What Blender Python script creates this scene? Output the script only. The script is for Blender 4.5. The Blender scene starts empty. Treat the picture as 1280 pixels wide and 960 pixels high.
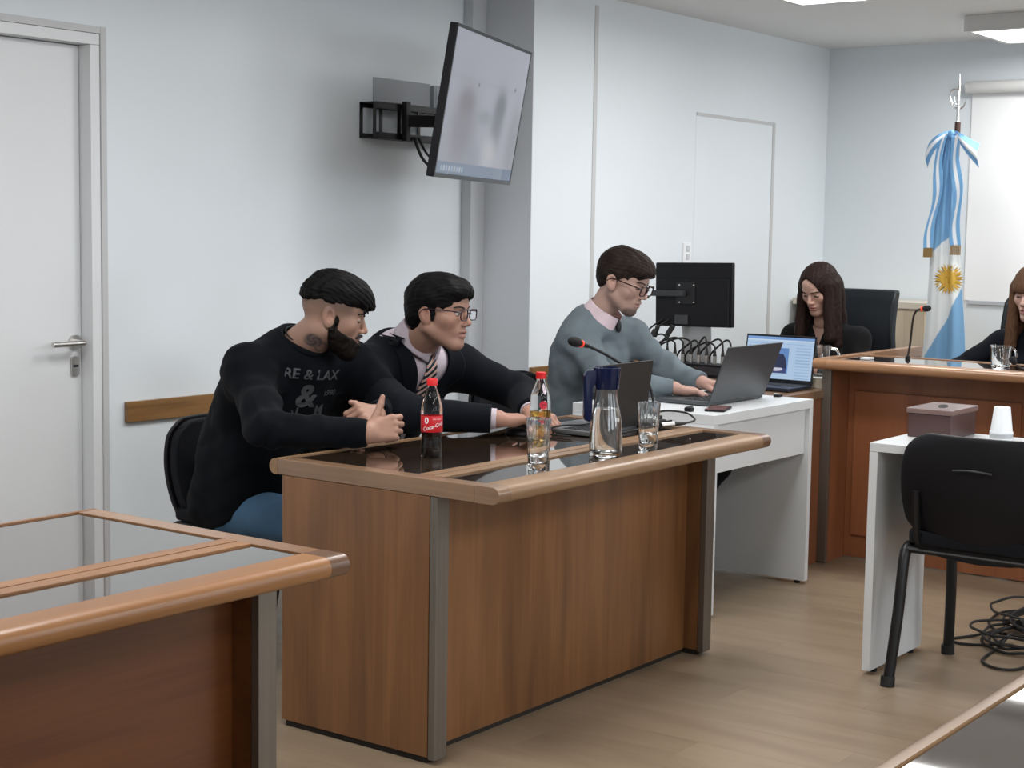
import bpy, bmesh, math, random
import numpy as np
from mathutils import Vector, Matrix
random.seed(7)
sc = bpy.context.scene
C = sc.collection
# ------------------------------------------------------------------ camera
cam_d = bpy.data.cameras.new('camera'); cam = bpy.data.objects.new('camera', cam_d); C.objects.link(cam)
FPX, YAW, PIT, ROL = 1993.638, math.radians(36.4918), math.radians(-5.50768), math.radians(.917455)
fw = Vector((math.cos(YAW)*math.cos(PIT), math.sin(YAW)*math.cos(PIT), math.sin(PIT)))
rt = Vector((math.sin(YAW), -math.cos(YAW), 0)); up = rt.cross(fw)
r2 = rt*math.cos(ROL)+up*math.sin(ROL); u2 = -rt*math.sin(ROL)+up*math.cos(ROL)
M = Matrix((r2, u2, -fw)).transposed().to_4x4(); M.translation = Vector((0, 0, 1.40))
cam.matrix_world = M
cam_d.sensor_width = 36; cam_d.sensor_fit = 'HORIZONTAL'; cam_d.lens = FPX/1280*36
cam_d.clip_start = .05; cam_d.clip_end = 60
sc.camera = cam
# ------------------------------------------------------------------ world and exposure
w = bpy.data.worlds.new('world'); sc.world = w; w.use_nodes = True
w.node_tree.nodes['Background'].inputs[0].default_value = (.62, .70, .80, 1)
w.node_tree.nodes['Background'].inputs[1].default_value = .5
sc.view_settings.view_transform = 'Standard'; sc.view_settings.look = 'None'
sc.view_settings.exposure = 0.0; sc.view_settings.gamma = 1.0; sc.view_settings.use_curve_mapping = False
PANEL_W = 20.0          # watts of each ceiling panel
DAY_W = 34.0            # added daylight lamps at unseen, assumed windows on the camera's side

# ------------------------------------------------------------------ materials
MATS = {}
def lin(c):
    return tuple((x/255/12.92 if x/255 <= .04045 else ((x/255+.055)/1.055)**2.4) for x in c)
def mat(name, col, rough=.5, metal=0., spec=.5, noise=None, bump=0., bscale=40., attr=None, trans=0., ior=1.45,
        coat=0., emit=None, estr=0., alpha=1., sheen=0., sub=0., stretch=(1, 1, 1), colspan=.12, aniso=0., crough=.05, detail=4., two=None):
    if name in MATS: return MATS[name]
    m = bpy.data.materials.new(name); m.use_nodes = True; nt = m.node_tree; N = nt.nodes; L = nt.links
    b = N['Principled BSDF']
    b.inputs['Base Color'].default_value = (*col, 1); b.inputs['Roughness'].default_value = rough
    b.inputs['Metallic'].default_value = metal; b.inputs['IOR'].default_value = ior
    b.inputs['Specular IOR Level'].default_value = spec
    b.inputs['Transmission Weight'].default_value = trans
    b.inputs['Coat Weight'].default_value = coat; b.inputs['Coat Roughness'].default_value = crough
    b.inputs['Sheen Weight'].default_value = sheen; b.inputs['Subsurface Weight'].default_value = sub
    if sub: b.inputs['Subsurface Radius'].default_value = (.012, .005, .003)
    b.inputs['Alpha'].default_value = alpha
    if emit is not None:
        b.inputs['Emission Color'].default_value = (*emit, 1); b.inputs['Emission Strength'].default_value = estr
    src = None
    if attr:
        a = N.new('ShaderNodeAttribute'); a.attribute_name = attr; src = a.outputs['Color']
    if noise or bump:
        tc = N.new('ShaderNodeTexCoord'); mp = N.new('ShaderNodeMapping'); L.new(tc.outputs['Object'], mp.inputs['Vector'])
        mp.inputs['Scale'].default_value = stretch
    if noise:
        nz = N.new('ShaderNodeTexNoise'); nz.inputs['Scale'].default_value = noise; nz.inputs['Detail'].default_value = detail
        L.new(mp.outputs['Vector'], nz.inputs['Vector'])
        if two is not None:
            cr = N.new('ShaderNodeValToRGB'); e = cr.color_ramp.elements
            e[0].position = .3; e[1].position = .7; e[0].color = (*col, 1); e[1].color = (*two, 1)
            L.new(nz.outputs['Fac'], cr.inputs['Fac']); src = cr.outputs['Color']
        else:
            mr = N.new('ShaderNodeMapRange'); mr.inputs['To Min'].default_value = 1-colspan; mr.inputs['To Max'].default_value = 1+colspan
            mr.inputs['From Min'].default_value = .25; mr.inputs['From Max'].default_value = .75
            L.new(nz.outputs['Fac'], mr.inputs['Value'])
            mx = N.new('ShaderNodeMix'); mx.data_type = 'RGBA'; mx.blend_type = 'MULTIPLY'; mx.inputs['Factor'].default_value = 1
            if src is not None: L.new(src, mx.inputs['A'])
            else: mx.inputs['A'].default_value = (*col, 1)
            cb = N.new('ShaderNodeCombineColor')
            for k in range(3): L.new(mr.outputs['Result'], cb.inputs[k])
            L.new(cb.outputs['Color'], mx.inputs['B']); src = mx.outputs['Result']
    if src is not None and not (attr and estr): L.new(src, b.inputs['Base Color'])
    if attr and estr:
        L.new(a.outputs['Color'], b.inputs['Emission Color']); b.inputs['Emission Strength'].default_value = estr
    if bump:
        n2 = N.new('ShaderNodeTexNoise'); n2.inputs['Scale'].default_value = bscale; n2.inputs['Detail'].default_value = 3
        L.new(mp.outputs['Vector'], n2.inputs['Vector'])
        bp = N.new('ShaderNodeBump'); bp.inputs['Strength'].default_value = bump; bp.inputs['Distance'].default_value = .002
        L.new(n2.outputs['Fac'], bp.inputs['Height']); L.new(bp.outputs['Normal'], b.inputs['Normal'])
    MATS[name] = m
    return m
def wood(name, c0, c1, axis, rough=.35, coat=.25, scale=9., fine=70., contrast=.9):
    """varnished veneer, grain along axis; broad flame figure plus fine pores"""
    if name in MATS: return MATS[name]
    m = bpy.data.materials.new(name); m.use_nodes = True; nt = m.node_tree; N = nt.nodes; L = nt.links
    b = N['Principled BSDF']; b.inputs['Roughness'].default_value = rough; b.inputs['Coat Weight'].default_value = coat
    b.inputs['Coat Roughness'].default_value = .15
    tc = N.new('ShaderNodeTexCoord')
    def noise(sc_, st, det):
        mp = N.new('ShaderNodeMapping'); s = [1, 1, 1]; s[axis] = st; mp.inputs['Scale'].default_value = s
        L.new(tc.outputs['Object'], mp.inputs['Vector'])
        n = N.new('ShaderNodeTexNoise'); n.inputs['Scale'].default_value = sc_; n.inputs['Detail'].default_value = det
        n.inputs['Distortion'].default_value = .6
        L.new(mp.outputs['Vector'], n.inputs['Vector']); return n
    n1 = noise(scale, .12, 5); n2 = noise(fine, .03, 3)
    ad = N.new('ShaderNodeMath'); ad.operation = 'MULTIPLY_ADD'; ad.inputs[1].default_value = .35; L.new(n2.outputs['Fac'], ad.inputs[0]); L.new(n1.outputs['Fac'], ad.inputs[2])
    cr = N.new('ShaderNodeValToRGB'); e = cr.color_ramp.elements; e[0].position = .45; e[1].position = .45+.45*contrast
    e[0].color = (*c0, 1); e[1].color = (*c1, 1)
    L.new(ad.outputs[0], cr.inputs['Fac']); L.new(cr.outputs['Color'], b.inputs['Base Color'])
    bp = N.new('ShaderNodeBump'); bp.inputs['Strength'].default_value = .08; bp.inputs['Distance'].default_value = .001
    L.new(n2.outputs['Fac'], bp.inputs['Height']); L.new(bp.outputs['Normal'], b.inputs['Normal'])
    MATS[name] = m
    return m

# ------------------------------------------------------------------ objects
OFF = {}
def root(name, label, cat, loc, group=None):
    o = bpy.data.objects.new(name, None); C.objects.link(o); o.location = loc; o.empty_display_size = .1
    o['label'] = label; o['category'] = cat
    if group: o['group'] = group
    OFF[o.name] = Vector(loc); return o
def link(name, me, m, parent=None, label=None, cat=None, group=None, kind=None):
    """links a mesh whose vertices are in world coordinates; parts are shifted so they sit under their thing"""
    o = bpy.data.objects.new(name, me); C.objects.link(o)
    if m is not None: me.materials.append(m)
    if parent is not None:
        off = OFF[parent.name]; me.transform(Matrix.Translation(-off)); o.parent = parent; OFF[o.name] = off
    else: OFF[o.name] = Vector((0, 0, 0))
    if label: o['label'] = label
    if cat: o['category'] = cat
    if group: o['group'] = group
    if kind: o['kind'] = kind
    return o
def base_origin(o):
    """moves a single-mesh thing's origin to the centre of its base"""
    me = o.data; n = len(me.vertices); a = np.empty(n*3, np.float32); me.vertices.foreach_get('co', a); a = a.reshape(-1, 3)
    c = Vector(((a[:, 0].min()+a[:, 0].max())/2, (a[:, 1].min()+a[:, 1].max())/2, a[:, 2].min()))
    me.transform(Matrix.Translation(-c)); o.location = c; return o

def smooth_path(pts, n=8, closed=False):
    pts = [Vector(p) for p in pts]; out = []; K = len(pts)
    rng = range(K if closed else K-1)
    for i in rng:
        if closed: p0, p1, p2, p3 = pts[(i-1) % K], pts[i], pts[(i+1) % K], pts[(i+2) % K]
        else: p0, p1, p2, p3 = pts[max(i-1, 0)], pts[i], pts[i+1], pts[min(i+2, K-1)]
        for j in range(n):
            t = j/n
            out.append(.5*((2*p1)+(-p0+p2)*t+(2*p0-5*p1+4*p2-p3)*t*t+(-p0+3*p1-3*p2+p3)*t**3))
    if not closed: out.append(pts[-1])
    return out

class MB:
    def __init__(s): s.bm = bmesh.new(); s.bv = False
    def box(s, x0, x1, y0, y1, z0, z1, bev=0., seg=2, mtx=None):
        b = bmesh.new(); bmesh.ops.create_cube(b, size=1)
        for v in b.verts: v.co = Vector(((x0+x1)/2+v.co.x*(x1-x0), (y0+y1)/2+v.co.y*(y1-y0), (z0+z1)/2+v.co.z*(z1-z0)))
        if bev: s.bv = True; bmesh.ops.bevel(b, geom=b.edges[:], offset=bev, segments=seg, profile=.5, affect='EDGES')
        return s._add(b, mtx)
    def _add(s, b, mtx=None):
        if mtx is not None: b.transform(mtx)
        t = bpy.data.meshes.new('t'); b.to_mesh(t); b.free(); s.bm.from_mesh(t); bpy.data.meshes.remove(t); return s
    def cyl(s, a, b, r, r_end=None, n=20, caps=True):
        a = Vector(a); b = Vector(b); d = b-a; r_end = r if r_end is None else r_end
        q = bmesh.new(); bmesh.ops.create_cone(q, cap_ends=caps, segments=n, radius1=r, radius2=r_end, depth=d.length)
        R = d.to_track_quat('Z', 'Y').to_matrix().to_4x4(); R.translation = (a+b)/2
        return s._add(q, R)
    def lathe(s, prof, c=(0, 0, 0), n=32, mtx=None, wob=None):
        b = bmesh.new(); rings = []
        for (r, z) in prof:
            if r < 1e-6: rings.append([b.verts.new((0, 0, z))])
            else:
                rings.append([b.verts.new(((r*(wob(k/n, z) if wob else 1))*math.cos(2*math.pi*k/n), (r*(wob(k/n, z) if wob else 1))*math.sin(2*math.pi*k/n), z)) for k in range(n)])
        for A, B in zip(rings, rings[1:]):
            for k in range(n):
                k2 = (k+1) % n
                if len(A) == 1 and len(B) == 1: continue
                if len(A) == 1: b.faces.new((A[0], B[k], B[k2]))
                elif len(B) == 1: b.faces.new((A[k], A[k2], B[0]))
                else: b.faces.new((A[k], A[k2], B[k2], B[k]))
        bmesh.ops.recalc_face_normals(b, faces=b.faces[:])
        T = Matrix.Translation(Vector(c)); 
        return s._add(b, T @ mtx if mtx is not None else T)
    def tube(s, pts, r, n=8, sub=6, closed=False, rr=None):
        P = smooth_path(pts, sub, closed) if sub else [Vector(p) for p in pts]
        K = len(P); b = bmesh.new(); rings = []; nrm = None
        for i, p in enumerate(P):
            t = (P[(i+1) % K]-P[i-1]) if closed else (P[min(i+1, K-1)]-P[max(i-1, 0)])
            t.normalize()
            if nrm is None:
                nrm = t.cross(Vector((0, 0, 1))); nrm = nrm if nrm.length > .1 else t.cross(Vector((1, 0, 0)))
            nrm = (nrm-t*nrm.dot(t)).normalized(); bi = t.cross(nrm)
            rad = r if rr is None else rr(i/(K-1))
            rings.append([b.verts.new(p+(nrm*math.cos(2*math.pi*k/n)+bi*math.sin(2*math.pi*k/n))*rad) for k in range(n)])
        for i in range(K if closed else K-1):
            A, B = rings[i], rings[(i+1) % K]
            for k in range(n): b.faces.new((A[k], A[(k+1) % n], B[(k+1) % n], B[k]))
        if not closed: b.faces.new(rings[0][::-1]); b.faces.new(rings[-1])
        bmesh.ops.recalc_face_normals(b, faces=b.faces[:])
        return s._add(b)
    def prism(s, poly, o, u, v, d, bev=0.):
        """polygon of (a,b) pairs in the plane o+a*u+b*v, pushed along d"""
        o = Vector(o); u = Vector(u); v = Vector(v); d = Vector(d); b = bmesh.new()
        A = [b.verts.new(o+u*p+v*q) for p, q in poly]; f = b.faces.new(A)
        r = bmesh.ops.extrude_face_region(b, geom=[f]); bmesh.ops.translate(b, vec=d, verts=[e for e in r['geom'] if isinstance(e, bmesh.types.BMVert)])
        bmesh.ops.recalc_face_normals(b, faces=b.faces[:])
        if bev: s.bv = True; bmesh.ops.bevel(b, geom=b.edges[:], offset=bev, segments=2, profile=.5, affect='EDGES')
        return s._add(b)
    def ball(s, c, r, sx=1, sy=1, sz=1, n=16, mtx=None):
        b = bmesh.new(); bmesh.ops.create_uvsphere(b, u_segments=n, v_segments=max(6, n*2//3), radius=r)
        T = Matrix.Translation(Vector(c)) @ (mtx if mtx is not None else Matrix()) @ Matrix.Diagonal((sx, sy, sz, 1))
        return s._add(b, T)
    def xf(s, m): s.bm.transform(m); return s
    def mesh(s, name, ang=40):
        me = bpy.data.meshes.new(name); s.bm.to_mesh(me); s.bm.free()
        me.polygons.foreach_set('use_smooth', [True]*len(me.polygons))
        try: me.set_sharp_from_angle(angle=math.radians(ang))
        except Exception: pass
        return me
    def build(s, name, m, parent=None, label=None, cat=None, group=None, kind=None, ang=40):
        o = link(name, s.mesh(name, ang), m, parent, label, cat, group, kind)
        if s.bv: wn = o.modifiers.new('flat_faces', 'WEIGHTED_NORMAL'); wn.keep_sharp = True; wn.weight = 100
        return o

def rrect(w_, h_, r, n=6):
    """rounded rectangle outline centred on 0"""
    out = []
    for cx, cy, a0 in ((w_/2-r, h_/2-r, 0), (-w_/2+r, h_/2-r, 90), (-w_/2+r, -h_/2+r, 180), (w_/2-r, -h_/2+r, 270)):
        for k in range(n+1):
            a = math.radians(a0+90*k/n); out.append((cx+r*math.cos(a), cy+r*math.sin(a)))
    return out
def np_mesh(name, V, F, cols=None, smooth=True):
    me = bpy.data.meshes.new(name); V = np.asarray(V, np.float32); F = np.asarray(F, np.int32); k = F.shape[1]
    me.vertices.add(len(V)); me.vertices.foreach_set('co', V.ravel())
    me.loops.add(F.size); me.loops.foreach_set('vertex_index', F.ravel())
    me.polygons.add(len(F)); me.polygons.foreach_set('loop_start', np.arange(0, F.size, k, dtype=np.int32))
    me.update(calc_edges=True); me.validate()
    me.polygons.foreach_set('use_smooth', [smooth]*len(me.polygons))
    if cols is not None:
        a = me.attributes.new('Col', 'FLOAT_COLOR', 'POINT')
        cc = np.ones((len(V), 4), np.float32); cc[:, :3] = cols; a.data.foreach_set('color', cc.ravel())
    return me
def grid_mesh(name, fn, nu, nv, colfn=None, thick=None):
    """fn(u,v)->(N,3) world points on a grid of u,v in 0..1"""
    U, Vv = np.meshgrid(np.linspace(0, 1, nu), np.linspace(0, 1, nv), indexing='ij'); U = U.ravel(); Vv = Vv.ravel()
    P = fn(U, Vv); i = np.arange(nu*nv).reshape(nu, nv)
    F = np.stack([i[:-1, :-1], i[1:, :-1], i[1:, 1:], i[:-1, 1:]], -1).reshape(-1, 4)
    cols = colfn(U, Vv) if colfn else None
    if thick is not None:
        n0 = len(P); P2 = P+np.asarray(thick, np.float32); b = np.concatenate([i[:, 0], i[-1, 1:], i[-2::-1, -1], i[0, -2:0:-1]])
        b2 = np.roll(b, -1); S = np.stack([b2, b, b+n0, b2+n0], -1)
        F = np.concatenate([F, F[:, ::-1]+n0, S]); P = np.concatenate([P, P2])
        if cols is not None: cols = np.concatenate([cols, cols])
    return np_mesh(name, P, F, cols)
def text_polys(body, size=1.0, shear=0., bold=0.):
    """flat triangles of a line of lettering, (V2, F)"""
    cu = bpy.data.curves.new('t', 'FONT'); cu.body = body; cu.size = size; cu.shear = shear; cu.align_x = 'CENTER'; cu.align_y = 'CENTER'
    cu.resolution_u = 3; cu.offset = bold
    o = bpy.data.objects.new('t', cu); C.objects.link(o)
    dg = bpy.context.evaluated_depsgraph_get(); dg.update(); me = bpy.data.meshes.new_from_object(o.evaluated_get(dg))
    bm = bmesh.new(); bm.from_mesh(me); bmesh.ops.triangulate(bm, faces=bm.faces[:])
    V = np.array([v.co[:2] for v in bm.verts]); F = np.array([[v.index for v in f.verts] for f in bm.faces]); bm.free()
    bpy.data.objects.remove(o); bpy.data.curves.remove(cu); bpy.data.meshes.remove(me)
    return V, F

# ------------------------------------------------------------------ implicit surfaces for bodies, clothes and hair
A3 = lambda p: np.asarray(p, np.float32)
def nrm(v): v = A3(v); return v/np.linalg.norm(v)
def s_cone(a, b, ra, rb, flat=None, fk=1.):
    """tapered capsule; flat = axis along which it is squeezed by fk"""
    a = A3(a); b = A3(b); ba = b-a; L2 = float(ba @ ba)+1e-12
    fa = None if flat is None else nrm(flat)
    def f(P):
        q = P-a; t = np.clip(q @ ba/L2, 0, 1); q = q-t[:, None]*ba
        if fa is not None: q = q+(q @ fa)[:, None]*fa*(1/fk-1)
        d = np.sqrt((q*q).sum(1))-(ra+(rb-ra)*t)
        return d*(fk if fa is not None and fk < 1 else 1)
    return f
def s_ell(c, r, R=None):
    c = A3(c); r = A3(r); R = None if R is None else A3(R)
    def f(P):
        q = P-c
        if R is not None: q = q @ R.T
        k0 = np.sqrt(((q/r)**2).sum(1)); k1 = np.sqrt(((q/(r*r))**2).sum(1))+1e-9
        return k0*(k0-1)/k1
    return f
def smin(a, b, k):
    h = np.clip(.5+.5*(b-a)/k, 0, 1); return b+(a-b)*h-k*h*(1-h)
def s_uni(fs, k):
    def f(P):
        d = fs[0](P)
        for g in fs[1:]: d = smin(d, g(P), k)
        return d
    return f
def s_sub(f0, f1, k=.004):
    return lambda P: -smin(-f0(P), f1(P), k)
def s_int(f0, f1, k=.004):
    return lambda P: -smin(-f0(P), -f1(P), k)
def s_plane(p, n):
    p = A3(p); n = nrm(n); return lambda P: (P-p) @ n
def s_off(f0, d): return lambda P: f0(P)-d
def s_disp(f0, g): return lambda P: f0(P)+g(P)
def wrinkle(amp, sc_, seed=0., aniso=(1, 1, 1)):
    a = A3(aniso)*sc_
    def g(P):
        x, y, z = (P*a).T
        q = np.sin(x*1.3+1.7*np.sin(y*.9+seed)+seed)+np.sin(y*1.1-1.9*np.sin(z*1.2+seed*2)+x*.5)+np.sin(z*1.5+1.4*np.sin(x*1.1-seed)+y*.6)
        return amp*q/3
    return g
def folds(c, ax, amp, freq, rad, seed=0.):
    """ring folds round an elbow, knee or waist: ridges that run across axis ax near c"""
    c = A3(c); ax = nrm(ax)
    def g(P):
        q = P-c; t = q @ ax; d2 = (q*q).sum(1)
        ph = q[:, 0]*17+q[:, 1]*13-q[:, 2]*15; ph2 = q[:, 0]*31-q[:, 1]*23+q[:, 2]*11
        w_ = np.sin(t*freq*.5+2.4*np.sin(ph+seed)+1.2*np.sin(ph2)+seed)
        return amp*.62*np.sign(w_)*np.abs(w_)**1.4*(.55+.45*np.sin(ph2*.8+seed*3))*np.exp(-d2/(rad*rad))
    return g
def gsum(*gs): return lambda P: sum(g(P) for g in gs)

def mesh_sdf(f, lo, hi, h, B=8):
    lo = A3(lo); hi = A3(hi); n = np.ceil((hi-lo)/h/B).astype(int)
    idx = np.stack(np.meshgrid(*[np.arange(k) for k in n], indexing='ij'), -1).reshape(-1, 3)
    d = f((lo+(idx+.5)*B*h).astype(np.float32)); rad = B*h*.866
    act = np.abs(d) < rad*1.6+2*h
    N = n*B+1; val = np.full(N, 1., np.float32)
    val[:-1, :-1, :-1] = np.repeat(np.repeat(np.repeat(d.reshape(n), B, 0), B, 1), B, 2)
    mask = np.zeros(N, bool)
    for i, j, k in idx[act]*B: mask[i:i+B+1, j:j+B+1, k:k+B+1] = True
    pts = np.argwhere(mask); out = np.empty(len(pts), np.float32)
    for s in range(0, len(pts), 200000): out[s:s+200000] = f((lo+pts[s:s+200000]*h).astype(np.float32))
    val[mask] = out
    ins = val < 0
    S = [(i, j, k) for i in (0, 1) for j in (0, 1) for k in (0, 1)]
    nx, ny, nz = N-1
    cnt = sum(ins[i:i+nx, j:j+ny, k:k+nz].astype(np.int8) for i, j, k in S)
    cells = np.argwhere((cnt > 0) & (cnt < 8))
    cid = np.full((nx, ny, nz), -1, np.int32); cid[tuple(cells.T)] = np.arange(len(cells))
    cv = {s: val[cells[:, 0]+s[0], cells[:, 1]+s[1], cells[:, 2]+s[2]] for s in S}
    acc = np.zeros((len(cells), 3), np.float32); num = np.zeros(len(cells), np.float32)
    for s in S:
        for ax in range(3):
            if s[ax]: continue
            e = list(s); e[ax] = 1; v0 = cv[s]; v1 = cv[tuple(e)]; m = (v0 < 0) != (v1 < 0)
            t = np.where(m, v0/np.where(m, v0-v1, 1), 0)
            p = np.tile(A3(s), (len(cells), 1)); p[:, ax] = t
            acc += p*m[:, None]; num += m
    V = lo+(cells+acc/num[:, None])*h
    F = []
    for ax in range(3):
        a, b = [(1, 2), (2, 0), (0, 1)][ax]
        s0 = [slice(None)]*3; s1 = [slice(None)]*3; s0[ax] = slice(0, -1); s1[ax] = slice(1, None)
        i0 = ins[tuple(s0)]; i1 = ins[tuple(s1)]; e = np.argwhere(i0 != i1)
        e = e[(e[:, a] > 0) & (e[:, b] > 0) & (e[:, a] < N[a]-1) & (e[:, b] < N[b]-1)]
        if not len(e): continue
        fl = i0[tuple(e.T)]; q = []
        for da, db in ((1, 1), (0, 1), (0, 0), (1, 0)):
            c = e.copy(); c[:, a] -= da; c[:, b] -= db; q.append(cid[tuple(c.T)])
        q = np.stack(q, 1); q[~fl] = q[~fl][:, ::-1]; F.append(q)
    F = np.concatenate(F); F = F[(F >= 0).all(1)]
    V = V.astype(np.float32); eps = h*.3
    for _ in range(2):
        d = f(V); g = np.stack([(f(V+eps*np.eye(3, dtype=np.float32)[k])-d)/eps for k in range(3)], 1)
        st = d[:, None]*g/np.maximum((g*g).sum(1), .2)[:, None]
        V = V-np.clip(st, -h*.6, h*.6)
    return V, F
def trace(P, D, f, n=60, stop=.0004):
    """moves points along D until they meet the surface f=0"""
    P0 = A3(P); D = nrm(D); t = np.zeros(len(P0), np.float32)
    for _ in range(n):
        d = f(P0+t[:, None]*D); t = np.clip(t+np.where(np.abs(d) > stop, np.clip(d*.8, -.04, .04), 0), -.1, .75)
    bad = np.abs(f(P0+t[:, None]*D)) > .006
    if bad.any() and not bad.all(): t[bad] = np.median(t[~bad])
    return P0+t[:, None]*D
def patch(name, poly_fn, nu, nv, D, f, off, thick, colfn=None):
    """cloth piece: a u,v sheet traced on to the surface f, lifted by off, with thickness"""
    D = nrm(D)
    def fn(u, v): return trace(poly_fn(u, v), D, f)-D*off
    return grid_mesh(name, fn, nu, nv, colfn, thick=D*thick)

# ------------------------------------------------------------------ head
def head_sdf(k=None, female=False, jaw=1., nose=1., fat=0.):
    sy = (1, -1); F = []
    big = [s_ell((-.010, 0, .035), (.097, .077, .083)), s_ell((.028, 0, -.018), (.061, .060+fat, .086)), s_ell((.030, 0, .048), (.060, .063, .052)),
           s_ell((.066, 0, -.058), (.028, .030, .030)), s_ell((.071, 0, -.094), (.021, .024*jaw, .018))]
    for y in sy:
        big.append(s_cone((-.004, y*(.050*jaw+fat), -.048), (.062, y*.016, -.094), .019, .017))
        big.append(s_ell((.050, y*.043, -.014), (.027, .020+fat, .024)))
    base = s_uni(big, .020)
    det = [base, s_cone((.080, -.026, .027), (.080, .026, .027), .010, .010)]
    base = s_uni(det, .014)
    for y in sy: base = s_sub(base, s_ell((.096 if not female else .0985, y*.031, .008), (.014, .019, .0105)), .010)
    nz = s_uni([s_cone((.084, 0, .020), (.103*nose+.001, 0, -.018), .0065, .0095), s_ell((.105, 0, -.023), (.0115, .0105, .0095)),
                s_ell((.096, .011, -.028), (.010, .0075, .007)), s_ell((.096, -.011, -.028), (.010, .0075, .007))], .006)
    base = s_uni([base, nz], .007)
    base = s_uni([base, s_ell((.0905, 0, -.0505), (.0095, .021, .0065)), s_ell((.0885, 0, -.0655), (.0095, .018, .0070))], .006)
    base = s_sub(base, s_ell((.101, 0, -.0578), (.012, .022, .0011)), .003)
    for y in sy:
        base = s_uni([base, s_ell((.0745, y*.031, .006), (.0125, .0135, .0105))], .0015)
        R = [(math.cos(.25), 0, math.sin(.25)), (0, 1, 0), (-math.sin(.25), 0, math.cos(.25))]
        ear = s_uni([s_ell((-.014, y*.0765, -.004), (.020, .0075, .033), R), s_ell((-.004, y*.072, -.022), (.012, .008, .016), R)], .008)
        ear = s_sub(ear, s_ell((-.009, y*.086, .000), (.0115, .0095, .020), R), .003); ear = s_uni([ear, s_ell((-.004, y*.0765, -.012), (.005, .006, .008), R)], .003)
        base = s_uni([base, ear], .004)
    return base
def head_cols(P, skin, lip, eyes_down=True, iris=(.02, .012, .008), stubble=None):
    c = np.tile(A3(skin), (len(P), 1)); x, y, z = P.T
    red = np.exp(-(((x-.098)/.02)**2+((np.abs(y))/.03)**2+((z+.024)/.02)**2))*.35+np.exp(-(((np.abs(y)-.045)/.02)**2+((z+.025)/.025)**2+((x-.06)/.03)**2))*.25
    red += np.exp(-(((np.abs(y)-.079)/.012)**2+((x+.012)/.025)**2+(z/.035)**2))*.35
    c = c*(1-red[:, None])+c*A3((1.12, .80, .75))*red[:, None]
    L = np.exp(-(((np.abs(y))/.021)**4+((z+.0578)/.0125)**4))*(x > .085); c = c*(1-L[:, None])+A3(lip)*L[:, None]
    m = np.exp(-(((np.abs(y))/.024)**4+((z+.0578)/.0016)**2))*(x > .08); c *= (1-.75*m)[:, None]
    for s in (1, -1):
        ey, ez = y-s*.031, z-.006
        eye = (np.hypot(ey/.0125, ez/(.0035 if eyes_down else .0055)) < 1) & (x > .078)
        c[eye] = (.55, .52, .48) if not eyes_down else (.25, .2, .17)
        ir = (np.hypot(ey+s*.0, ez) < .0055) & eye; c[ir] = iris
        lash = (np.abs(ez-(-.003 if eyes_down else .0055)+.12*np.abs(ey)) < .0018) & (np.abs(ey) < .015) & (x > .074); c[lash] = (.02, .014, .012)
    if stubble is not None:
        w_ = stubble(P); c = c*(1-w_[:, None])+A3((.045, .032, .026))*w_[:, None]
    return c

class Frame:
    def __init__(s, c, F, U, k=1.):
        s.c = A3(c); s.F = nrm(F); U = A3(U); U = U-s.F*(U @ s.F); s.U = nrm(U); s.L = np.cross(s.U, s.F).astype(np.float32); s.k = k
        s.R = np.stack([s.F, s.L, s.U])           # rows: local axes in world
    def w(s, P): return s.c+(A3(P)*s.k) @ s.R
    def l(s, P): return ((A3(P)-s.c) @ s.R.T)/s.k

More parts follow.
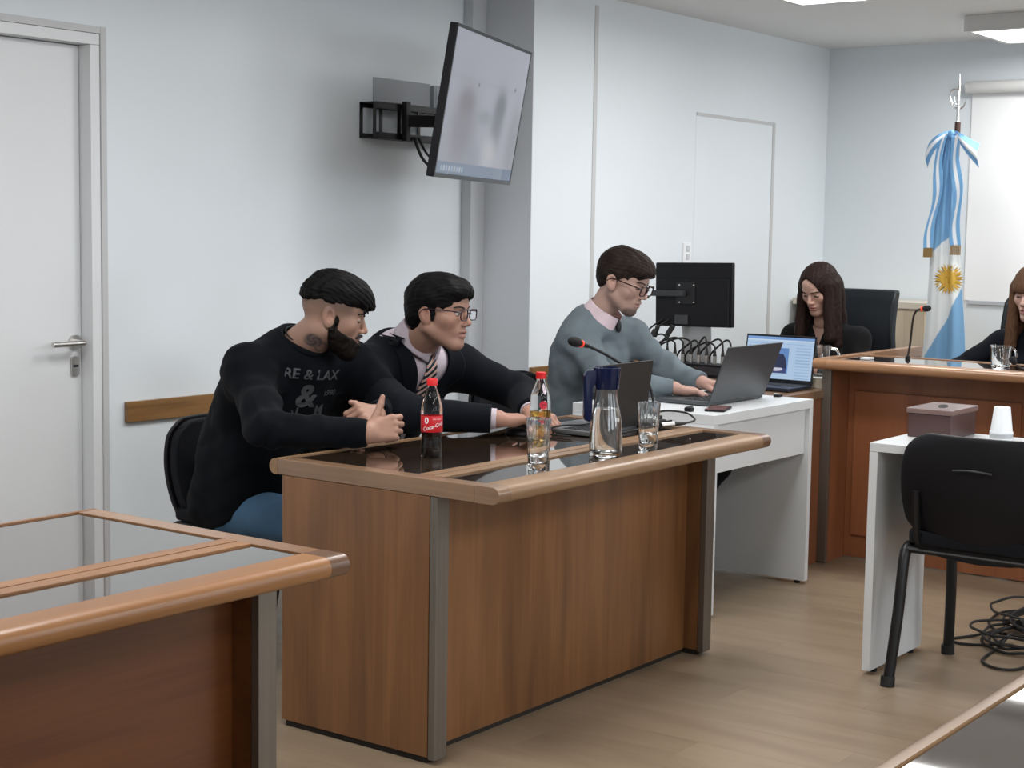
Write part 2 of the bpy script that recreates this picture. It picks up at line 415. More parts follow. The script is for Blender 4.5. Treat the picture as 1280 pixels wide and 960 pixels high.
# ------------------------------------------------------------------ hands
def rotv(v, ax, a):
    v = A3(v); ax = nrm(ax); return v*math.cos(a)+np.cross(ax, v)*math.sin(a)+ax*(ax @ v)*(1-math.cos(a))
def hand_sdf(wrist, fwd, back, side, curls, thumb=(.6, .75, -.35), tb=(.25, .3), k=1., elbow=None, spread=.06):
    """wrist point, pointing direction, normal of the back of the hand, side=+1: thumb on cross(back,fwd)"""
    o = A3(wrist); f = nrm(fwd); n = A3(back); n = nrm(n-f*(n @ f)); l = np.cross(n, f).astype(np.float32)*side
    kn = [(.030, .088), (.0105, .092), (-.0095, .088), (-.028, .080)]; ln = [(.043, .026, .021), (.047, .030, .022), (.044, .028, .021), (.034, .021, .019)]
    rad = [(.0098, .0088, .0078), (.0100, .0090, .0078), (.0095, .0085, .0075), (.0085, .0075, .0068)]
    palm = []
    for (a, b) in kn: palm.append(s_cone(o+l*a*.55*k, o+(l*a+f*b)*k, .0155*k, .0115*k))
    palm.append(s_ell(o+(l*.018+f*.04-n*.010)*k, A3((.030, .020, .016))*k, np.stack([f, l, n])))
    palm.append(s_ell(o+(l*-.020+f*.04-n*.009)*k, A3((.034, .014, .014))*k, np.stack([f, l, n])))
    body = s_uni(palm, .012*k); fing = []
    ends = []
    for i in range(4):
        p = o+(l*kn[i][0]+f*kn[i][1])*k; d = nrm(f+l*spread*(1.2-i*.8)); ch = []; axf = np.cross(n, d)
        for j in range(3):
            d = rotv(d, axf, curls[i][j]); q = p+d*ln[i][j]*k
            ch.append(s_cone(p, q, rad[i][j]*k, (rad[i][j+1] if j < 2 else .0062)*k)); ends.append(p); p = q
        fing.append(s_uni(ch, .003*k)); ends.append(p)
    t0 = o+(l*.022+f*.022-n*.006)*k; d = nrm(l*thumb[1]+f*thumb[0]+n*thumb[2]); ch = []; p = t0
    ax = np.cross(d, f)
    if np.linalg.norm(ax) < .05: ax = n
    for j, (L_, r0, r1) in enumerate(((.040, .0145, .0118), (.029, .0116, .0102), (.024, .0102, .0078))):
        if j: d = rotv(d, ax, tb[j-1])
        q = p+d*L_*k; ch.append(s_cone(p, q, r0*k, r1*k)); p = q; ends.append(p)
    th = s_uni(ch, .004*k)
    def f_(P):
        dd = fing[0](P)
        for g in fing[1:]: dd = smin(dd, g(P), .0018*k)
        return smin(smin(body(P), dd, .008*k), th(P), .007*k)
    if elbow is not None:
        e = A3(elbow); v = nrm(e-o); arm = s_cone(o, o+v*.12, .026*k, .034*k); g0 = f_
        return (lambda P: smin(g0(P), arm(P), .018*k)), ends
    return f_, ends
RELAX = [(.35, .5, .35), (.4, .55, .4), (.45, .6, .4), (.5, .6, .4)]

# ------------------------------------------------------------------ shared materials
WALL = mat('wall_paint', (.722, .768, .798), .75, noise=1.2, colspan=.02, bump=.05, bscale=160)
CEIL = mat('ceiling_paint', (.74, .75, .745), .85)
WHITE = mat('white_laminate', (.66, .68, .69), .35, bump=.02, bscale=200)
DOORW = mat('door_white', (.72, .735, .75), .4)
FRAMEG = mat('frame_grey', (.53, .535, .54), .45)
STEEL = mat('brushed_steel', (.55, .54, .52), .32, metal=1., noise=40, stretch=(1, 1, .02), colspan=.1)
POSTM = mat('brushed_post', (.20, .178, .152), .42, metal=.7, noise=60, stretch=(1, 1, .02), colspan=.12)
BLACKP = mat('black_plastic', (.006, .006, .008), .5, spec=.3, bump=.15, bscale=500)
BLACKG = mat('black_gloss', (.008, .008, .010), .2)
BLACKM = mat('black_metal', (.006, .006, .007), .42, metal=0.)
RUBBER = mat('black_rubber', (.012, .012, .012), .65)
FABRIC = mat('black_upholstery', (.006, .007, .010), .75, bump=.4, bscale=700, sheen=.02, spec=.2)
LEATHER = mat('black_leather', (.007, .009, .012), .42, spec=.25, bump=.25, bscale=220)
VEN_X = wood('veneer_panel', lin((92, 59, 33)), lin((131, 89, 53)), 2, rough=.33, coat=.3)
VEN_R = wood('veneer_red', lin((122, 72, 44)), lin((142, 88, 56)), 2, rough=.33, coat=.3)
RAIL_X = wood('rail_oak_x', lin((112, 84, 58)), lin((148, 116, 84)), 0, rough=.42, coat=.15)
RAIL_Y = wood('rail_oak_y', lin((108, 82, 62)), lin((142, 112, 86)), 1, rough=.3, coat=.4)
RAILD = wood('rail_end_wood', lin((78, 52, 36)), lin((108, 76, 52)), 0, rough=.35, coat=.3)
OAKB = wood('rail_board', lin((108, 76, 40)), lin((146, 108, 64)), 0, rough=.4, coat=.2, scale=14)
SMOKE = mat('smoked_glass', (.030, .018, .011), .03, spec=.8, ior=1.8, coat=.6, crough=.02)
SMOKE.node_tree.nodes['Principled BSDF'].inputs['Specular Tint'].default_value = (1, .95, .88, 1)
GLASS = mat('clear_glass', (.98, .99, .99), .0, trans=1., ior=1.45)
GLASST = mat('thin_plastic', (.93, .95, .96), .02, trans=1., ior=1.25)
DARK = mat('dark_gap', (.015, .011, .008), .8)

# ------------------------------------------------------------------ room shell
X0, X1, Y0, YW, Y2, ZC = -2.6, 8.84, -3.2, 4.55, 4.23, 2.5
XE = 5.844                                   # where the left wall steps into the room
def struct(name, mb, m, parent=None, label=None):
    o = mb.build(name, m, parent)
    if parent is None: o['kind'] = 'structure'
    if label: o['label'] = label
    return o
# floor: laminate boards, laid towards the television wall
fl_m = bpy.data.materials.new('floor_laminate'); fl_m.use_nodes = True
def floor_mat(m):
    nt = m.node_tree; N = nt.nodes; L = nt.links; b = N['Principled BSDF']; b.inputs['Roughness'].default_value = .36; b.inputs['Specular IOR Level'].default_value = .4
    g = N.new('ShaderNodeNewGeometry'); oi = N.new('ShaderNodeObjectInfo')
    mp = N.new('ShaderNodeMapping'); mp.inputs['Scale'].default_value = (1, .16, 1); L.new(g.outputs['Position'], mp.inputs['Vector'])
    mul = N.new('ShaderNodeVectorMath'); mul.operation = 'SCALE'; mul.inputs[0].default_value = (7, 3, 0); L.new(oi.outputs['Random'], mul.inputs['Scale'])
    ad = N.new('ShaderNodeVectorMath'); L.new(mp.outputs['Vector'], ad.inputs[0]); L.new(mul.outputs['Vector'], ad.inputs[1])
    n1 = N.new('ShaderNodeTexNoise'); n1.inputs['Scale'].default_value = 9; n1.inputs['Detail'].default_value = 5; n1.inputs['Distortion'].default_value = .8; L.new(ad.outputs['Vector'], n1.inputs['Vector'])
    n2 = N.new('ShaderNodeTexNoise'); n2.inputs['Scale'].default_value = 3.2; n2.inputs['Detail'].default_value = 2; L.new(ad.outputs['Vector'], n2.inputs['Vector'])
    cr = N.new('ShaderNodeValToRGB'); e = cr.color_ramp.elements; e[0].position = .3; e[1].position = .75
    e[0].color = (*lin((130, 113, 93)), 1); e[1].color = (*lin((150, 132, 110)), 1); L.new(n1.outputs['Fac'], cr.inputs['Fac'])
    k = N.new('ShaderNodeValToRGB'); k.color_ramp.elements[0].position = .2; k.color_ramp.elements[1].position = .34
    k.color_ramp.elements[0].color = (.8, .77, .74, 1); k.color_ramp.elements[1].color = (1, 1, 1, 1); L.new(n2.outputs['Fac'], k.inputs['Fac'])
    mr = N.new('ShaderNodeMapRange'); mr.inputs['To Min'].default_value = .95; mr.inputs['To Max'].default_value = 1.04; L.new(oi.outputs['Random'], mr.inputs['Value'])
    mx = N.new('ShaderNodeMix'); mx.data_type = 'RGBA'; mx.blend_type = 'MULTIPLY'; mx.inputs['Factor'].default_value = 1
    L.new(cr.outputs['Color'], mx.inputs['A']); L.new(k.outputs['Color'], mx.inputs['B'])
    hs = N.new('ShaderNodeHueSaturation'); L.new(mx.outputs['Result'], hs.inputs['Color']); L.new(mr.outputs['Result'], hs.inputs['Value'])
    L.new(hs.outputs['Color'], b.inputs['Base Color'])
floor_mat(fl_m)
fl = struct('floor', MB().box(X0, X1, Y0, YW, -.1, -.006), fl_m)
pw, pl = .193, 1.286
pm = MB().box(-pw/2+.0002, pw/2-.0002, -pl/2+.0002, pl/2-.0002, -.008, 0).mesh('plank'); pm.materials.append(fl_m)
ix = 0
for xi in np.arange(X0+pw/2, X1, pw):
    off = (ix*.377) % pl; ix += 1
    if xi < 1.2 or xi > 7.6: continue
    for yj in np.arange(-.6-off, YW+.3, pl):
        if yj-pl/2 < -.7 or yj+pl/2 > YW-.02: continue
        o = bpy.data.objects.new('floor_board', pm); C.objects.link(o); o.location = (xi, yj, 0); o.parent = fl
fl2 = struct('floor_base', MB().box(X0, X1, Y0, YW, -.0062, -.0005), fl_m, fl)
struct('ceiling', MB().box(X0, X1, Y0, YW+.2, ZC, ZC+.1), CEIL)
# left wall with the door opening
DX0, DX1, DZ = 2.82, 3.71, 2.085            # outer edges of the door frame
struct('wall_left', MB().box(X0, DX0, YW, YW+.2, 0, ZC).box(DX1, X1+.2, YW, YW+.2, 0, ZC).box(DX0, DX1, YW, YW+.2, DZ, ZC), WALL)
struct('wall_left_projection', MB().box(XE, X1+.2, Y2, YW-.0005, 0, ZC), WALL)
struct('wall_right', MB().box(X1, X1+.2, Y0-.2, Y2-.0005, 0, ZC), WALL)
struct('wall_back', MB().box(X0-.2, X0, Y0-.2, YW+.2, 0, ZC), WALL)
# wall on the camera's side of the room, with three unseen windows assumed for daylight
wf = MB().box(X0, X1, Y0-.2, Y0, 0, .95).box(X0, X1, Y0-.2, Y0, 2.25, ZC)
WX = [(-1.2, .6), (2.2, 4.0), (5.4, 7.2)]; px_ = X0
for a, b in WX: wf.box(px_, a, Y0-.2, Y0, .95, 2.25); px_ = b
wf.box(px_, X1, Y0-.2, Y0, .95, 2.25); struct('wall_front', wf, WALL)
for i, (a, b) in enumerate(WX):
    wn = MB()
    for q in ((a, a+.05, .95, 2.25), (b-.05, b, .95, 2.25), (a+.05, b-.05, .95, 1.0), (a+.05, b-.05, 2.2, 2.25), ((a+b)/2-.03, (a+b)/2+.03, 1.0, 2.2)):
        wn.box(q[0], q[1], Y0-.12, Y0-.06, q[2], q[3])
    wo = struct('window_%d' % (i+1), wn, DOORW)
    MB().box(a+.05, (a+b)/2-.03, Y0-.095, Y0-.090, 1.0, 2.2).build('pane', GLASST, wo)
    MB().box((a+b)/2+.03, b-.05, Y0-.095, Y0-.090, 1.0, 2.2).build('pane', GLASST, wo)
    ld = bpy.data.lights.new('window_daylight', 'AREA'); ld.shape = 'RECTANGLE'; ld.size = b-a-.1; ld.size_y = 1.2; ld.energy = DAY_W; ld.color = (.86, .93, 1.)
    lo_ = bpy.data.objects.new('window_daylight', ld); C.objects.link(lo_); lo_.location = ((a+b)/2, Y0-.05, 1.6); lo_.rotation_euler = (math.radians(90), 0, 0); lo_.parent = wo  # added area lamp inside the unseen window, standing in for daylight
# expansion joint strip and surface trunking on the stepped wall
struct('trim_1', MB().box(6.325, 6.355, Y2-.003, Y2-.0004, .0, 2.455), FRAMEG, None, 'thin grey vertical joint strip on the white wall')
ct = MB().box(XE-.105, XE-.0005, YW-.055, YW-.0005, .0, ZC-.0005, .003)
struct('trim_2', ct, mat('trunking_grey', (.56, .57, .59), .5), None, 'grey vertical cable trunking in the wall corner')
struct('wall_return', MB().box(XE-.004, XE-.0002, Y2, YW-.056, 0, ZC-.0005), mat('return_paint', (.60, .62, .65), .7))  # darker than the wall paint: shade on the return put into its colour
# chair-rail boards
rb = struct('trim_3', MB().box(3.787, 5.10, YW-.02, YW-.0005, .683, .758, .002), OAKB, None, 'short oak chair-rail board beside the white door')
rb2 = struct('trim_4', MB().box(XE+.002, 6.9, Y2-.02, Y2-.0005, .700, .782, .002), OAKB, None, 'oak chair-rail board on the projecting wall')
# door 1
d1 = root('door_1', 'white flush door with steel lever handle', 'door', ((DX0+DX1)/2, YW, 0)); d1['kind'] = 'structure'; del d1['category']
fr = MB()
fr.box(DX1-.025, DX1-.0005, YW-.012, YW+.03, 0, DZ-.0005, .001).box(DX0+.0005, DX0+.025, YW-.012, YW+.03, 0, DZ-.0005, .001).box(DX0+.0255, DX1-.0255, YW-.012, YW+.03, DZ-.025, DZ-.0005, .001)
fr.build('frame_outer', FRAMEG, d1)
fi = MB()
fi.box(DX1-.066, DX1-.0255, YW-.006, YW+.15, 0, DZ-.0645, .002).box(DX0+.0255, DX0+.066, YW-.006, YW+.15, 0, DZ-.0645, .002).box(DX0+.0255, DX1-.0255, YW-.006, YW+.15, DZ-.064, DZ-.0255, .002)
fi.build('frame_inner', DOORW, d1)
lf = MB().box(DX0+.069, DX1-.069, YW+.055, YW+.095, .008, DZ-.067, .002).build('leaf', DOORW, d1)
hx, hz = DX1-.100, .980
MB().cyl((hx, YW+.055, hz), (hx, YW+.043, hz), .026, n=28).build('rosette', STEEL, d1)
MB().tube([(hx, YW+.045, hz), (hx, YW+.005, hz), (hx-.02, YW-.008, hz), (hx-.14, YW-.010, hz)], .010, n=12, sub=5).build('lever_handle', STEEL, d1)
es = MB().prism(rrect(.034, .07, .012), (hx, YW+.055, hz-.085), (1, 0, 0), (0, 0, 1), (0, -.009, 0)).build('lock_plate', STEEL, d1)
MB().box(hx-.011, hx+.011, YW+.0445, YW+.0465, hz-.088, hz-.080).build('keyhole', BLACKP, es)
# flush door 2 in the projecting wall
d2 = root('door_2', 'flush white door in the far white wall, edged by a thin grey shadow gap', 'door', (7.72, Y2, 0)); d2['kind'] = 'structure'; del d2['category']
MB().box(7.29, 8.139, Y2-.0012, Y2-.0004, .005, 2.007).build('leaf', WALL, d2)
MB().box(8.14, 8.17, Y2-.004, Y2-.0004, .0, 2.025).box(7.29, 8.1395, Y2-.004, Y2-.0004, 2.008, 2.025).build('shadow_gap', FRAMEG, d2)
# baseboards
struct('baseboard_left', MB().box(DX1+.002, XE-.11, YW-.014, YW-.0005, 0, .07), DOORW)
struct('baseboard_right', MB().box(X1-.014, X1-.0005, Y0, 3.3, 0, .07), DOORW)
# light switch
ls = root('light_switch', 'white double light switch on the far white wall', 'switch', (7.22, Y2, 1.25))
MB().box(7.18, 7.26, Y2-.010, Y2-.0004, 1.23, 1.35, .003).build('plate', mat('switch_white', (.8, .81, .82), .3), ls)
for z in (1.262, 1.305): MB().box(7.205, 7.235, Y2-.015, Y2-.0095, z, z+.030, .002).build('rocker', mat('rocker_grey', (.55, .57, .6), .3), ls)
# ceiling light panels
DIFF = mat('lamp_diffuser', (.9, .9, .9), .5, emit=(1, 1, .99), estr=4.5)
LBOX = mat('lamp_body', (.6, .6, .59), .5)
def ceiling_panel(x0, x1, y0, y1, label):
    r = root('ceiling_light', label, 'light', ((x0+x1)/2, (y0+y1)/2, 2.42), 'surface-mounted ceiling light panels')
    b = MB().box(x0, x1, y0, y0+.03, 2.42, ZC-.001).box(x0, x1, y1-.03, y1, 2.42, ZC-.001).box(x0, x0+.03, y0+.03, y1-.03, 2.42, ZC-.001).box(x1-.03, x1, y0+.03, y1-.03, 2.42, ZC-.001)
    b.build('housing', LBOX, r)
    MB().box(x0+.031, x1-.031, y0+.031, y1-.031, 2.428, 2.438).build('diffuser', DIFF, r)
    ld = bpy.data.lights.new('panel_light', 'AREA'); ld.shape = 'RECTANGLE'; ld.size = x1-x0-.08; ld.size_y = y1-y0-.08; ld.energy = PANEL_W; ld.color = (1, 1, 1)
    o = bpy.data.objects.new('panel_light', ld); C.objects.link(o); o.parent = r; o.location = (0, 0, .004)
ceiling_panel(6.01, 6.61, 2.12, 3.32, 'white ceiling light panel above the end of the judge bench')
ceiling_panel(7.82, 8.42, 1.82, 3.02, 'white boxed ceiling light panel in front of the projection screen')
for x in (.3, 2.2, 4.1):
    ceiling_panel(x, x+.6, 2.1, 3.3, 'white ceiling light panel over the row of public desks')
for x in (.3, 2.2, 4.1, 6.01, 7.82):
    ceiling_panel(x, x+.6, -1.4, -.2, 'white ceiling light panel along the window side')

# ------------------------------------------------------------------ long wooden desks with smoked glass tops
ZB, ZT = .713, .757
def bull(mb, x0, x1, ya, yb, front=True):
    """top rail with one rounded long edge, along X; ya is the rounded side"""
    r = (ZT-ZB)/2; zc = (ZT+ZB)/2; s = 1 if yb > ya else -1
    poly = [(s*r+ -s*r*math.sin(math.radians(a)), r*math.cos(math.radians(a))) for a in range(0, 181, 15)]
    L_ = abs(yb-ya); poly = poly+[(s*L_, -r), (s*L_, r)]
    mb.prism(poly, (x0, ya, zc), (0, 1, 0), (0, 0, 1), (x1-x0, 0, 0)); return mb
def desk(dx, dy, label, ven=None, RX=None, RY=None):
    RX = RX or RAIL_X; RY = RY or RAIL_Y
    x0, x1, y0, y1 = 3.150+dx, 4.610+dx, 2.365+dy, 3.170+dy
    ven = ven or VEN_X
    r = root('wooden_desk', label, 'desk', ((x0+x1)/2, (y0+y1)/2, 0))
    cap = .052
    bull(MB(), x0+cap, x1-cap, y0, y0+.078).build('front_rail', RX, r)
    for a, b in ((x0, x0+cap-.0008), (x1-cap+.0008, x1)): bull(MB(), a, b, y0, y0+.078).build('rail_end', RY if a < x0+.01 else RAILD, r)
    bull(MB(), x0, x1, y1, y1-.032).build('back_rail', RX, r)
    for a, b in ((x0, x0+.052), (x1-.052, x1)): MB().box(a, b, y0+.0788, y1-.0328, ZB, ZT, .002).build('end_rail', RY, r)
    ym = 2.628+dy
    for a, b in ((ym-.040, ym-.003), (ym+.003, ym+.040)): MB().box(x0+.0525, x1-.0525, a, b, ZT-.02, ZT+.001, .002).build('middle_rail', RX, r)
    MB().box(x0+.053, x1-.053, y0+.079, y1-.033, ZB+.001, ZT-.013).build('top_board', DARK, r)
    for a, b in ((y0+.0815, ym-.043), (ym+.043, y1-.0355)): MB().box(x0+.055, x1-.055, a, b, ZT-.0125, ZT-.0035, .001).build('glass_pane', SMOKE, r)
    ys, ye = 2.565+dy, 3.120+dy
    for i, (a, b) in enumerate(((x0, x0+.055), (x1-.055, x1))):
        sp = MB().box(a, b, ys+.024, ye, .018, ZB-.001, .001).build('side_panel', ven, r)
        MB().box(a+.001, b-.001, ys, ys+.023, .012, ZB-.001, .003).build('metal_post', POSTM, r)
        MB().box(a+.008, b-.008, ys+.03, ye-.01, .0, .0175).build('plinth', DARK, r)
    MB().box(x0+.0555, x1-.0555, 2.640+dy, 2.660+dy, .014, ZB-.001).build('front_panel', ven, r)
    MB().box(x0+.06, x1-.06, 2.643+dy, 2.656+dy, .0, .0135).build('plinth', DARK, r)
    return r
desk(0, 0, 'long wooden desk with smoked glass top where the two men in dark clothes sit')
VEN_D = wood('veneer_dark', lin((78, 42, 18)), lin((108, 62, 28)), 0, rough=.4, coat=.1)  # desk veneer with the shade on this desk put into its colour
RO_X = wood('rail_orange_x', lin((122, 80, 42)), lin((156, 108, 64)), 0, rough=.4, coat=.2); RO_Y = wood('rail_orange_y', lin((122, 84, 54)), lin((152, 112, 76)), 1, rough=.3, coat=.4)
desk(-2.30, -.265, 'empty wooden desk with smoked glass top nearest the white door', VEN_D, RO_X, RO_Y)
desk(-1.90, -2.395, 'empty wooden desk standing across the aisle from the white side table')

# ------------------------------------------------------------------ white desk
wd = root('white_desk', 'white laminate desk with grey laptop, its open end facing the aisle', 'desk', (5.41, 3.1, 0))
WX0, WX1, WY0, WY1 = 5.015, 5.812, 2.800, 3.42
MB().box(WX0, WX1, WY0, WY1, .712, .748, .0015).build('desk_top', WHITE, wd)
for a, b in ((WX0, WX0+.028), (WX1-.028, WX1)): MB().box(a, b, WY0, WY1, .012, .7115, .001).build('side_panel', WHITE, wd)
MB().box(WX0+.0285, WX1-.0285, WY0+.02, WY0+.038, .53, .7115, .001).build('modesty_panel', WHITE, wd)
MB().box(WX0-.012, WX0-.0003, WY0+.004, WY1-.01, .60, .700, .001).build('edge_strip', WHITE, wd)
for x in (WX0+.014, WX1-.014):
    for y in (WY0+.04, WY1-.05): MB().cyl((x, y, 0), (x, y, .0125), .013, n=14).build('foot', BLACKP, wd)

# ------------------------------------------------------------------ side desk between the white desk and the bench
sd = root('side_desk', 'brown wooden side desk carrying the open laptop and the audio splitter', 'desk', (6.25, 3.4, 0))
MB().box(5.86, 6.78, 2.945, 4.18, .712, .745, .002).build('desk_top', RAIL_Y, sd)
MB().box(5.90, 6.74, 2.955, 2.985, .0, .7115, .001).build('end_panel', VEN_R, sd)
MB().box(5.90, 6.74, 4.12, 4.15, .0, .7115, .001).build('end_panel', VEN_R, sd)
MB().box(5.93, 5.95, 2.986, 4.119, .08, .7115, .001).build('front_panel', VEN_R, sd)

# ------------------------------------------------------------------ judge bench
jb = root('judge_bench', 'long reddish wooden judge bench with glass top and raised panels', 'bench', (6.45, 1.6, 0))
BY0, BY1 = .35, 2.965
def bully(mb, y0, y1, xa, xb, z0, z1):
    r = (z1-z0)/2; zc = (z0+z1)/2
    poly = [(r-r*math.sin(math.radians(a)), r*math.cos(math.radians(a))) for a in range(0, 181, 15)]+[(xb-xa, -r), (xb-xa, r)]
    return mb.prism(poly, (xa, y0, zc), (1, 0, 0), (0, 0, 1), (0, y1-y0, 0))
JR = wood('bench_rail', lin((138, 98, 66)), lin((166, 124, 90)), 1, rough=.28, coat=.4)
JRX = wood('bench_rail_x', lin((138, 98, 66)), lin((166, 124, 90)), 0, rough=.28, coat=.4)
bully(MB(), BY0, BY1-.056, 6.13, 6.205, .838, .882).build('front_rail', JR, jb)
bully(MB(), BY1-.055, BY1, 6.13, 6.205, .838, .882).build('rail_end', JR, jb)
MB().box(6.206, 6.545, BY0, BY1-.052, .840, .8700).build('top_board', DARK, jb)
MB().box(6.209, 6.52, BY0+.01, BY1-.056, .8705, .879, .001).build('glass_pane', mat('bench_glass', (.05, .032, .022), .03, spec=.9, ior=1.9, coat=1., crough=.02), jb)
MB().box(6.521, 6.545, BY0, BY1-.056, .8705, .882, .002).build('back_rail', JR, jb)
MB().box(6.206, 7.20, BY1-.0505, BY1-.010, .840, .886, .004).build('end_rail', JRX, jb)
MB().box(6.23, 7.19, BY1-.045, BY1-.012, .0, .8395, .001).build('end_panel', VEN_R, jb)
MB().box(6.208, 6.229, BY1-.052, BY1-.010, .004, .8375, .003).build('metal_post', POSTM, jb)
MB().box(6.402, 6.43, BY0, BY1-.046, .006, .8395, .001).build('front_panel', VEN_R, jb)
for a, b in ((2.16, 2.885), (1.40, 2.125), (.64, 1.365)): MB().box(6.390, 6.4015, a, b, .105, .735, .003).build('raised_panel', VEN_R, jb)

# ------------------------------------------------------------------ small white table
st = root('white_side_table', 'small white laminate table with tissue box and cups', 'table', (4.89, 1.55, 0))
MB().box(4.70, 5.16, .95, 2.065, .722, .750, .0015).build('table_top', WHITE, st)
for y in (2.037, .98): MB().box(4.70, 5.12, y-.0, y+.028, .014, .7215, .001).build('side_panel', WHITE, st)
MB().box(5.09, 5.105, 1.009, 2.0365, .45, .7215).build('modesty_panel', WHITE, st)
for x in (4.76, 5.06): MB().cyl((x, 2.051, 0), (x, 2.051, .0145), .012, n=12).build('foot', BLACKP, st); MB().cyl((x, .994, 0), (x, .994, .0145), .012, n=12).build('foot', BLACKP, st)

# ------------------------------------------------------------------ visitor chairs
def visitor_chair(loc, ang, label, group=None, bz=0.):
    """black stacking chair; local +x is the way it faces"""
    r = root('visitor_chair', label, 'chair', loc, group)
    T = Matrix.Translation(Vector(loc)) @ Matrix.Rotation(ang, 4, 'Z')
    def bl(mb, n, m): return mb.xf(T).build(n, m, r)
    for s in (1, -1):
        y = s*.235
        lg = MB().tube([(-.27, y+s*.01, 0), (-.235, y, .22), (-.20, y, .40), (-.16, y, .432)], .0175, n=10, sub=5); bl(lg, 'leg', BLACKM)
        lg = MB().tube([(.23, y+s*.01, 0), (.21, y, .22), (.195, y, .40), (.16, y, .432)], .0175, n=10, sub=5); bl(lg, 'leg', BLACKM)
        bl(MB().tube([(-.165, y, .432), (.165, y, .432)], .0145, n=10, sub=0), 'side_rail', BLACKM)
        bl(MB().cyl((-.272, y+s*.01, 0), (-.268, y+s*.01, .03), .0225, n=12), 'foot_cap', RUBBER)
        bl(MB().cyl((.230, y+s*.01, 0), (.228, y+s*.01, .03), .0225, n=12), 'foot_cap', RUBBER)
        bl(MB().tube([(-.16, y*.8, .435), (-.215, y*.8, .46), (-.235, y*.8, .52), (-.245, y*.8, .62)], .012, n=8, sub=5), 'back_support', BLACKM)
    bl(MB().tube([(-.19, -.235, .425), (-.19, .235, .425)], .012, n=8, sub=0), 'cross_bar', BLACKM)
    b = bmesh.new()
    # seat: padded, bowed at the front
    sm = MB().prism(rrect(.44, .47, .06), (.0, 0, .445), (1, 0, 0), (0, 1, 0), (0, 0, .045), .012)
    bl(sm, 'seat', FABRIC); b.free()
    pan = MB().prism([(-.205, .0), (-.19, -.018), (-.10, -.034), (0, -.040), (.10, -.034), (.19, -.018), (.205, .0)], (-.20, 0, .4445), (0, 1, 0), (0, 0, 1), (.38, 0, 0), .004); bl(pan, 'seat_pan', BLACKP)
    # back: curved shell and cushion
    n = 24
    def shell(off, th, w0, h0, z0):
        def fn(u, v):
            a = (u-.5)*2; q = (v-.5)*2
            # superellipse outline
            hw = w0/2*(1-.10*np.clip(q, 0, 1)**2-.06*np.clip(-q, 0, 1)**2)
            yy = a*hw*np.where(np.abs(q) > .7, np.sqrt(np.clip(1-((np.abs(q)-.7)/.3)**2*.22, 0, 1)), 1)
            zz = z0+h0*(v-.5)*np.where(np.abs(a) > .7, 1-.10*((np.abs(a)-.7)/.3)**2, 1)
            xx = -.245-.05*(v-.5)+.045*np.abs(a)**2.2+off-.02*(q**2)*-1
            P = np.stack([xx, yy, zz], 1); R = np.array(T.to_3x3()); return (P @ R.T+np.array(T.translation)).astype(np.float32)
        d = Vector((-th, 0, 0)); d = T.to_3x3() @ d
        return grid_mesh('shell', fn, n, n, thick=tuple(d))
    o = link('back_shell', shell(-.004, .016, .50, .335, .635+bz), BLACKP, r)
    bv = o.modifiers.new('round', 'BEVEL'); bv.width = .004; bv.segments = 2; bv.limit_method = 'ANGLE'
    o = link('back_cushion', shell(.034, .036, .485, .315, .637+bz), FABRIC, r)
    bv = o.modifiers.new('round', 'BEVEL'); bv.width = .012; bv.segments = 3; bv.limit_method = 'ANGLE'
    hd = MB().tube([(-.283, -.06, .70+bz), (-.287, -.03, .7035+bz), (-.288, 0, .705+bz), (-.287, .03, .7035+bz), (-.283, .06, .70+bz)], .0035, n=6, sub=3); bl(hd, 'handle_rib', mat('rib_grey', (.03, .033, .035), .3))
    return r
visitor_chair((4.90, 1.70, 0), 0, 'black visitor chair with tubular legs pushed up to the small white table')
visitor_chair((3.69, 3.72, 0), -math.pi/2, 'black padded chair under the man in the black sweatshirt', None, -.03)
visitor_chair((4.235, 3.74, 0), -math.pi/2, 'black padded chair under the man in the dark suit', None, -.03)
visitor_chair((5.36, 3.78, 0), -math.pi/2, 'black padded chair under the man in the grey sweater')
def executive_chair(x, y, label, top=1.13):
    r = root('executive_chair', label, 'chair', (x, y, 0))
    for k in range(5):
        a = k*2*math.pi/5+.3; e = (x+.30*math.cos(a), y+.30*math.sin(a), .075)
        MB().tube([(x, y, .10), e], .02, n=8, sub=0).build('base_arm', BLACKP, r)
        MB().cyl((e[0]-.02*math.sin(a), e[1]+.02*math.cos(a), .03), (e[0]+.02*math.sin(a), e[1]-.02*math.cos(a), .03), .03, n=14).build('caster', BLACKP, r)
    MB().cyl((x, y, .08), (x, y, .42), .028).build('gas_lift', BLACKM, r)
    MB().prism(rrect(.50, .52, .08), (x, y, .42), (1, 0, 0), (0, 1, 0), (0, 0, .10), .03).build('seat', LEATHER, r)
    def fn(u, v):
        a = (u-.5)*2; zz = .50+(top-.50)*v
        hw = .265-.015*v-.02*np.clip((v-.9)/.1, 0, 1)**2
        xx = x+.25+.10*v+.03*np.sin(v*3.1)-.045*np.abs(a)**2.5-.02*np.cos(v*9)+.05*np.clip((v-.93)/.07, 0, 1)
        return np.stack([xx, y+a*hw, zz], 1).astype(np.float32)
    o = link('backrest', grid_mesh('backrest', fn, 25, 40, thick=(.075, 0, 0)), LEATHER, r)
    bv = o.modifiers.new('round', 'BEVEL'); bv.width = .02; bv.segments = 3; bv.limit_method = 'ANGLE'
    for s in (1, -1):
        MB().tube([(x-.12, y+s*.28, .50), (x-.14, y+s*.29, .64), (x-.05, y+s*.29, .67), (x+.16, y+s*.29, .67), (x+.2, y+s*.27, .6)], .022, n=8).build('armrest', BLACKP, r)
executive_chair(7.19, 3.45, 'high-backed black leather chair of the long-haired woman in black')
executive_chair(7.19, 2.395, 'high-backed black leather chair of the woman with the fringe', 1.145)

